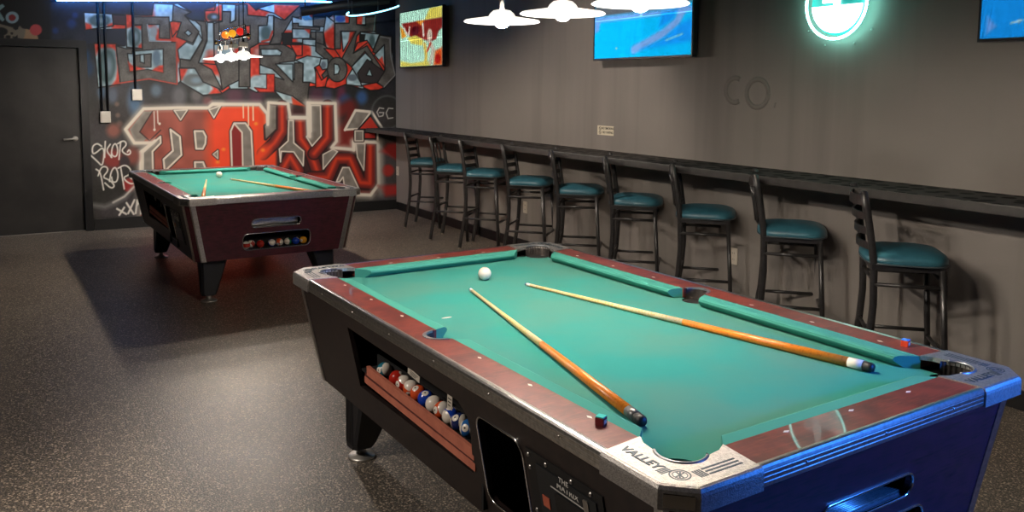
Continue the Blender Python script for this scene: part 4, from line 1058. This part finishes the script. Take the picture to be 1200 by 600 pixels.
# ---------------------------------------------------------------- wall ledge
LH = 1.079
mb = MB(); mb.box((WX-.425, -1.4, LH-.05), (WX-.002, GY-.004, LH-.002), 0, None, .004)
lg = mb.build('wall_ledge', M['ledgeedge']); tag(lg, 'long dark drink ledge running along the whole charcoal wall above the stools', 'ledge')
mb = MB(); mb.box((WX-.420, -1.4, LH-.003), (WX-.003, GY-.006, LH)); mb.build('ledge_top', M['ledgetop'], lg)

# ---------------------------------------------------------------- outlets, junction boxes, sign
def outlet(y, z, lb):
    mb = MB(); mb.box((WX-.006, y-.036, z-.058), (WX, y+.036, z+.058), 0, None, .002)
    o = mb.build('wall_outlet', M['outlet']); tag(o, lb, 'outlet', 'wall outlets under the ledge')
    mb = MB()
    for dz in (-.022, .022):
        mb.box((WX-.0075, y-.018, z+dz-.015), (WX-.0055, y+.018, z+dz+.015), 0, None, .0008)
        for dy in (-.007, .007): mb.box((WX-.0080, y+dy-.0015, z+dz-.006), (WX-.0074, y+dy+.0015, z+dz+.006), 1)
    mb.build('socket', [M['outlet'], M['slot']], o)
outlet(5.76, .43, 'white wall outlet seen between the legs of the fourth stool'); outlet(2.975, .435, 'white wall outlet on the bare wall right of the seventh stool'); outlet(8.97, .51, 'white wall outlet at the far end of the wall near the graffiti corner')
def jbox(x, z, xs, lb):
    root = empty('junction_box', (x, GY, z), 0, label=lb, cat='electrical box', group='metal boxes on the graffiti wall')
    mb = MB(); mb.box((-.052, -.045, -.062), (.052, -.003, .062), 0, None, .006); mb.build('box', M['plate'], root)
    mb = MB(); mb.box((-.040, -.049, -.050), (.040, -.044, .050), 0, None, .002); mb.lathe([(.004, 0), (.003, .002)], 8, 1, Matrix.Translation((0, -.049, .04)) @ Matrix.Rotation(PI/2, 4, 'X')); mb.build('cover_plate', [M['plate'], M['screw']], root)
    for dx in xs:
        mb = MB(); mb.tube([(dx, -.018, .06), (dx, -.018, CZ-z-.004)], .011, 8); mb.build('conduit', M['conduit'], root)
jbox(-.235, 1.253, (-.03, .03), 'grey junction box with two black conduits, the lower one beside the door'); jbox(.092, 1.498, (-.012,), 'grey junction box with a single conduit, higher up within the graffiti')
root = empty('wall_sign', (WX, 4.482, 1.248), 0, label='small cream notice with two lines of black print on the charcoal wall', cat='sign')
mb = MB(); mb.box((-.004, -.112, -.040), (-.0005, .112, .040), 0, None, .0015); mb.build('plate', mat('notice_cream', s2l((214, 204, 180)), .5), root)
for i, (s_, z) in enumerate((('NO SMOKING', .018), ('NO VAPING', -.016))):
    text_obj('printed_line', s_, .027, basis(Vector((-.0045, -.034, z)), Vector((0, -1, 0)), Vector((0, 0, 1)), Vector((-1, 0, 0))), M['print'], root, depth=.0003, bold=.0006)
mb = MB()
for z in (.016, -.018): mb.tube([(-.0046, .073+.014*math.cos(a), z+.014*math.sin(a)) for a in np.linspace(0, 2*PI, 17)[:-1]], .0018, 6, 0, closed=True); mb.tube([(-.0046, .083, z+.009), (-.0046, .063, z-.009)], .0016, 6)
mb.build('pictogram', M['print'], root)

# ---------------------------------------------------------------- televisions
def rgb_lin(C): C = np.clip(C, 0, 255)/255; return np.where(C <= .04045, C/12.92, ((C+.055)/1.055)**2.4)
def tv(y0, y1, z0, z1, painter, lb, glow, d=.05, off=.055, arm=True):
    xf = WX-off-d; root = empty('television', (WX, (y0+y1)/2, z0), 0, label=lb, cat='television', group='wall televisions'); hy = (y1-y0)/2; h = z1-z0
    mb = MB(); mb.box((-off-d+.004, -hy, 0), (-off, hy, h), 0, None, .005); mb.box((-off, -.30, h*.2), (-off+.02, .30, h*.75), 0, None, .004); mb.build('housing', M['tvframe'], root)
    bz = .011; mb = MB(); f_ = lambda a, b, t: (-off-d+t, a, b)
    mb.prism([[(-hy, 0), (hy, 0), (hy, h), (-hy, h)], [(-hy+bz, bz+.006), (-hy+bz, h-bz), (hy-bz, h-bz), (hy-bz, bz+.006)]], f_, 0, .006); mb.build('bezel', M['tvframe'], root)
    if arm:
        mb = MB(); mb.box((-.034, -.16, h*.35), (-.0008, .16, h*.62)); mb.box((-.036, -.24, h*.3), (-.024, -.2, h*.7)); mb.box((-.036, .2, h*.3), (-.024, .24, h*.7)); mb.build('wall_bracket', M['black'], root)
    nx, nz = 150, 90; A_, B_ = np.meshgrid(np.linspace(0, 1, nx), np.linspace(0, 1, nz)); A_ = A_.ravel(); B_ = B_.ravel()
    C = rgb_lin(painter(A_, B_))   # A_: 0 = left edge as seen, B_: 0 = bottom
    me = bpy.data.meshes.new('screen'); vs = np.stack([np.full_like(A_, -off-d+.004), (hy-bz)*(1-2*A_), bz+.006+B_*(h-2*bz-.006)], 1)
    me.vertices.add(nx*nz); me.vertices.foreach_set('co', vs.ravel()); i = np.arange(nx*nz).reshape(nz, nx); q = np.stack([i[:-1, :-1], i[:-1, 1:], i[1:, 1:], i[1:, :-1]], -1).reshape(-1, 4)
    me.loops.add(q.size); me.loops.foreach_set('vertex_index', q.ravel().astype(np.int32)); me.polygons.add(len(q)); me.polygons.foreach_set('loop_start', (np.arange(len(q))*4).astype(np.int32)); me.update(calc_edges=True)
    at = me.color_attributes.new('paint', 'FLOAT_COLOR', 'POINT'); at.data.foreach_set('color', np.concatenate([C, np.ones((len(C), 1))], 1).ravel())
    me.materials.append(vcol_mat('lit_screen', .3, glow)); o = bpy.data.objects.new('screen', me); COL.objects.link(o); o.parent = root
    return root
def scr_film(a, b):
    cv = Canvas(a*50, (1-b)*72, (180, 230, 206)); q = vnoise(cv.U, cv.V, .3, 1)
    cv.poly([(36, 0), (50, 0), (50, 14), (30, 14)], (222, 208, 92), 2); cv.poly([(2, 14), (50, 14), (50, 26), (46, 30), (43, 40), (36, 42), (28, 38), (18, 32), (14, 34), (6, 24)], (132, 38, 34), 2)
    cv.poly([(0, 18), (4, 22), (8, 32), (2, 34)], (226, 150, 44), 2); cv.poly([(9, 34), (20, 32), (29, 40), (27, 46), (14, 42)], (222, 206, 90), 2); cv.oval(19, 26, 5, 6, (84, 20, 30)); cv.poly([(20, 14), (30, 14), (26, 20)], (226, 140, 44), 1.5)
    cv.stroke([(5, 20), (9, 30)], 1.6, (232, 224, 208)); cv.stroke([(12, 20), (11, 30)], 1.6, (232, 224, 208)); cv.stroke([(28, 18), (29, 34)], 2, (226, 214, 200)); cv.oval(36, 34, 3, 8, (206, 190, 170)); cv.stroke([(35, 40), (40, 52), (36, 70)], 3.5, (200, 186, 168), 2)
    cv.stroke([(30, 44), (32, 60), (30, 72)], 3, (224, 190, 80), 2); cv.poly([(42, 54), (50, 50), (50, 72), (40, 72)], (220, 90, 40), 3); cv.oval(45, 64, 3, 6, (170, 30, 26)); cv.poly([(0, 64), (14, 68), (34, 66), (36, 72), (0, 72)], (222, 206, 90), 3); cv.stroke([(37, 44), (33, 54)], 2, (200, 60, 36), 1.5)
    return cv.C+((q-.5)*24)[:, None]
def scr_blue(a, b):
    cv = Canvas(a*118, (1-b)*68, (10, 188, 252)); 
    cv.poly([(0, 0), (118, 0), (118, 28), (106, 29), (100, 32), (0, 32)], (92, 98, 104), 3.); cv.poly([(0, 32), (100, 32), (106, 28), (118, 32), (118, 36), (0, 37)], (110, 164, 232), 3.)
    cv.stroke([(52, 62), (68, 57), (88, 50), (102, 42), (110, 31)], 7., (116, 164, 226), 3.); cv.poly([(84, 34), (102, 33), (98, 40), (82, 46)], (22, 150, 246), 4.); cv.poly([(60, 62), (84, 56), (106, 44), (118, 40), (118, 58), (90, 60)], (22, 150, 246), 4.); cv.stroke([(90, 56), (108, 52)], 1, (150, 214, 210), 1.5)
    cv.poly([(0, 34), (8, 34), (6, 44), (0, 46)], (110, 164, 232), 3.); cv.oval(30, 60, 1, 1, (150, 210, 180)); return cv.C
def scr_plain(a, b):
    cv = Canvas(a*118, (1-b)*68, (22, 152, 246)); cv.stroke([(4, 0), (6, 20)], 2, (110, 164, 232), 3); cv.poly([(3, 56), (8, 62), (3, 66)], (100, 158, 236), 2)
    x = 15.
    rs = np.random.RandomState(4)
    for w in (5, 7):     # two tiny pale words, unreadable in the photograph
        pts = []
        for k in range(int(w*2)): pts.append((x, 60+rs.uniform(-.9, .9))); x += .62
        cv.stroke(pts, .7, (170, 220, 232), .5); x += 1.2
    return cv.C
tv(7.42, 8.65, 1.845, 2.54, scr_film, 'television nearest the graffiti corner showing yellow, red and pale green pictures', 2.4, .045)
tv(3.345, 4.535, 1.832, 2.505, scr_blue, 'television with a bright blue picture hanging behind the row of lamps', 2.9)
tv(.09, 1.28, 1.842, 2.515, scr_plain, 'television with a plain blue screen cut off by the right edge of the picture', 2.6)
# faint old smear on the wall
n = 70; A_, B_ = np.meshgrid(np.linspace(0, 1, n), np.linspace(0, 1, n))
sm = MB()
def smear(pts, w):
    for r_ in (w,): sm.tube([(WX-.0004, y, z) for y, z in pts], r_, 6, 0, flat=((1, 0, 0), .03))
cs = lambda cy, cz, ry, rz, a0, a1: [(cy-ry*math.cos(math.radians(a)), cz+rz*math.sin(math.radians(a))) for a in np.linspace(a0, a1, 20)]
smear(cs(3.02, 1.595, .085, .085, 60, 300), .020); smear(cs(2.815, 1.575, .095, .095, 0, 360), .020); smear([(2.665, 1.50), (2.655, 1.497)], .020)
sm.build('wall_scuff', mat('faded_scuff', s2l((120, 115, 109)), .62), wr)['label'] = 'faint round scuff marks on the wall'

# ---------------------------------------------------------------- neon sign
NY, NZ = 2.178, 2.118
root = empty('neon_sign', (WX, NY, NZ), 0, label='round glowing sign with cyan ring and white lower half on the right wall', cat='neon sign')
Rz = .213; Ry = .213
circ = lambda r, x, n=48: [(x, r*math.cos(2*PI*i/n), r*math.sin(2*PI*i/n)) for i in range(n)]
mb = MB(); mb.tube(circ(Rz, -.055), .0075, 10, 0, closed=True); mb.build('ring_tube', M['neonring'], root)
mb = MB(); mb.lathe([(.001, -.005), (.192, -.005), (.192, .0), (.001, .0)], 56, 0, Matrix.Translation((-.030, 0, 0)) @ Matrix.Rotation(-PI/2, 4, 'Y')); mb.build('backing_disc', M['neonteal'], root)
rr = .178; half = [(rr*math.cos(a), rr*math.sin(a)-.0) for a in np.linspace(PI+.08, 2*PI-.08, 30)]
mb = MB(); mb.prism([[(p[0], p[1]) for p in half]], lambda a, b, t: (-.050+t, a, b), 0, .012)
mb.prism([[(-.022, -.02), (.022, -.02), (.018, .10), (-.018, .10)]], lambda a, b, t: (-.050+t, a, b), 0, .012); mb.prism([[(.03, .005), (.10, .005), (.10, .03), (.03, .03)]], lambda a, b, t: (-.050+t, a, b), 0, .012)
mb.build('white_emblem', M['neonwhite'], root)
mb = MB()
for a in (.6, 2.5, 3.9, 5.5): mb.tube([(-.030, .15*math.cos(a), .15*math.sin(a)), (0, .15*math.cos(a), .15*math.sin(a))], .006, 8)
for a in (-2.45, -1.95, -1.2, -.62): mb.sphere((-.006, (Rz+.07)*math.cos(a), (Rz+.05)*math.sin(a)), .006, 0, 10, 6)
mb.build('standoffs', M['screw'], root)

# ---------------------------------------------------------------- blue tubes under the ceiling
root = empty('neon_tube', (0, 8.93, 2.6), 0, label='straight blue neon tube running under the ceiling along the top of the graffiti', cat='neon light')
mb = MB(); pts = [(-.66, 0, -.112), (.6, 0, -.035), (1.9, 0, .036), (2.25, 0, .046), (2.34, 0, .040), (2.41, 0, .016)]
mb.tube(pts, .010, 8); mb.build('glass_tube', M['bluetube'], root)
mb = MB()
for x, zt in ((-.5, -.09), (.5, -.03), (1.5, .022), (2.2, .054)): mb.box((x-.012, -.02, zt), (x+.012, .084, zt+.012)); mb.box((x-.012, -.008, zt), (x+.012, .008, .148))
mb.build('tube_clips', M['black'], root)
root = empty('neon_arc', (2.58, 8.15, 2.515), 0, label='pale blue curved neon arc hanging at the ceiling corner above the graffiti', cat='neon light')
mb = MB(); q = [(.31*math.cos(a), .36*math.sin(a), +.055*math.cos(a)-.04*math.sin(a)) for a in [PI*i/24 for i in range(25)]]
mb.tube(q, .009, 8); mb.build('glass_tube', M['palering'], root)
mb = MB()
for a in (.05, 1.0, 2.1, 3.09): mb.tube([(.31*math.cos(a), .36*math.sin(a), .055*math.cos(a)-.04*math.sin(a)), (.31*math.cos(a), .36*math.sin(a), .234)], .004, 6)
mb.build('hanging_wires', M['black'], root)
mb = MB(); mb.tube([(1.88, 8.72, 2.49), (2.42, 8.66, 2.60), (2.95, 8.6, 2.69)], .055, 4, 0, flat=((0, 0, 1), 1)); mb.tube([(1.93, 8.71, 2.5), (1.93, 8.71, CZ-.001)], .008, 6); mb.tube([(2.9, 8.6, 2.68), (2.9, 8.6, CZ-.001)], .008, 6)
o = mb.build('cable_duct', M['duct']); tag(o, 'black duct slanting under the ceiling at the upper right corner of the graffiti', 'duct')

# ---------------------------------------------------------------- lamp bars
def make_lamp_bar(sp_, decor):
    root = empty('table_lamp_bar', (0, 0, 1.83)); hw = .60
    mb = MB(); mb.tube([(0, -hw, .17), (0, hw, .17)], .010, 10); mb.sphere((0, -hw, .17), .018, 1); mb.sphere((0, hw, .17), .018, 1); mb.build('brass_bar', [M['chrome'], mat('brass', (.8, .55, .2), .25, 1.)], root)
    for y in (-hw*.75, hw*.75):
        mb = MB(); mb.tube([(0, y, .17), (0, y, CZ-1.83-.002)], .004, 6); mb.build('hanging_rod', M['black'], root)
    for i in (-1, 0, 1):
        mb = MB(); y = i*sp_
        prof = [(.014, .054), (.034, .050), (.047, .039), (.055, .026), (.148, .011), (.153, .006), (.149, .003), (.052, .019), (.043, .032), (.012, .044)]
        mb.lathe(prof, 40, 0, Matrix.Translation((0, y, 0)), close=False)
        for j in range(len(mb.m)): mb.m[j] = 1 if j < 40*5 else 0
        sh = mb.build('lamp_shade', [M['shade'], M['shadetop']], root, fix=False)
        mb = MB(); mb.tube([(0, y, .165), (0, y, .052)], .010, 10); mb.build('lamp_stem', M['chrome'], sh)
        mb = MB(); mb.sphere((0, y, .006), .031, 0, 16, 10, (1, 1, .85)); mb.lathe([(.013, .02), (.013, .045)], 12, 0, Matrix.Translation((0, y, 0))); mb.build('bulb', M['bulb'], sh)
    return root
lampN = make_lamp_bar(.425, False); lampN.location = (.615, 1.33, 1.850); lampN.rotation_euler = (0, 0, .01)
tag(lampN, 'row of three bright white disc lamps hanging over the near pool table', 'lamp', 'lamp bars over the pool tables')
lampF = copy_tree(lampN); brighter = mat('brighter_bulb', (1, 1, 1), .3, emit=((1, .86, .72), 1350))
for ch in lampF.children:
    for g in ch.children:
        if g.name.startswith('bulb'): g.data = g.data.copy(); g.data.materials[0] = brighter
lampF.location = (.55, 6.33, 1.835)
tag(lampF, 'small looking lamp bar glaring over the far table, with coloured balls on top', 'lamp', 'lamp bars over the pool tables')
for i, (y, c) in enumerate(((-.33, (220, 40, 30)), (-.05, (250, 170, 40)), (.22, (250, 130, 40)))):
    mb = MB(); mb.sphere((0, y, .215), .032, 0, 18, 12); mb.lathe([(.008, .17), (.008, .19)], 8, 1, Matrix.Translation((0, y, 0)))
    mb.build('coloured_ball', [mat('glowing_globe', s2l(c), .3, emit=(s2l(c), .9)), M['black']], lampF)
mb = MB(); mb.tube([(0, -.5, .26), (0, .42, .26)], .004, 6); mb.tube([(0, -.5, .26), (0, -.5, .17)], .004, 6); mb.tube([(0, .42, .26), (0, .42, .17)], .004, 6); mb.build('guard_rail', M['chrome'], lampF)
for i, y in enumerate((-.42, -.14, .0, .22, .45)):
    mb = MB(); w = .045 if i == 0 else .026; mb.box((-w*.8, y-w*.5, .085), (w*.8, y+w*.5, .125), 0, None, .004); mb.tube([(0, y, .12), (0, y, .17)], .003, 6, 0); mb.build('hanging_tag', M['white'], lampF)

# ---------------------------------------------------------------- lights of the room, plus two added fill spots
def light(name, kind, loc, energy, col, size=.3, rot=(0, 0, 0), size_y=None, spot=None):
    ld = bpy.data.lights.new(name, kind); ld.energy = energy; ld.color = col
    if kind == 'AREA':
        ld.size = size
        if size_y: ld.shape = 'RECTANGLE'; ld.size_y = size_y
    else: ld.shadow_soft_size = size
    if spot: ld.spot_size = spot; ld.spot_blend = .6
    o = bpy.data.objects.new(name, ld); COL.objects.link(o); o.location = loc; o.rotation_euler = rot; return o
lt = light('blue_room_spot', 'SPOT', (1.85, -1.45, 1.4), 330, (.03, .2, 1), .12, spot=math.radians(56)); lt.rotation_euler = (Vector((1.05, 0, .42))-Vector((1.85, -1.45, 1.4))).to_track_quat('-Z', 'Y').to_euler()
lt = light('ceiling_room_spot', 'SPOT', (-2.4, 1.7, 2.7), 300, (1, .9, .8), .15, spot=math.radians(74)); lt.rotation_euler = (Vector((0, 1.5, .5))-Vector((-2.4, 1.7, 2.7))).to_track_quat('-Z', 'Y').to_euler()
light('added_graffiti_fill', 'SPOT', (.9, 6.2, 2.7), 200, (1, .95, .9), .08, (math.radians(66), 0, 0), spot=math.radians(104))  # added fill, no visible fixture: lifts the upper graffiti
lt = light('added_wall_fill', 'SPOT', (1.5, 4.3, 2.72), 110, (1, .86, .74), .06, spot=math.radians(84)); lt.rotation_euler = (Vector((3.2, 4.9, 1.0))-Vector((1.5, 4.3, 2.72))).to_track_quat('-Z', 'Y').to_euler()  # added fill without a fixture, brightens the middle of the right wall
w = bpy.data.worlds.new('world'); SC.world = w; w.use_nodes = True
w.node_tree.nodes['Background'].inputs[0].default_value = (.02, .025, .035, 1); w.node_tree.nodes['Background'].inputs[1].default_value = .3
for o in COL.objects:
    if 'category' in o and 'label' not in o: print('no label', o.name)
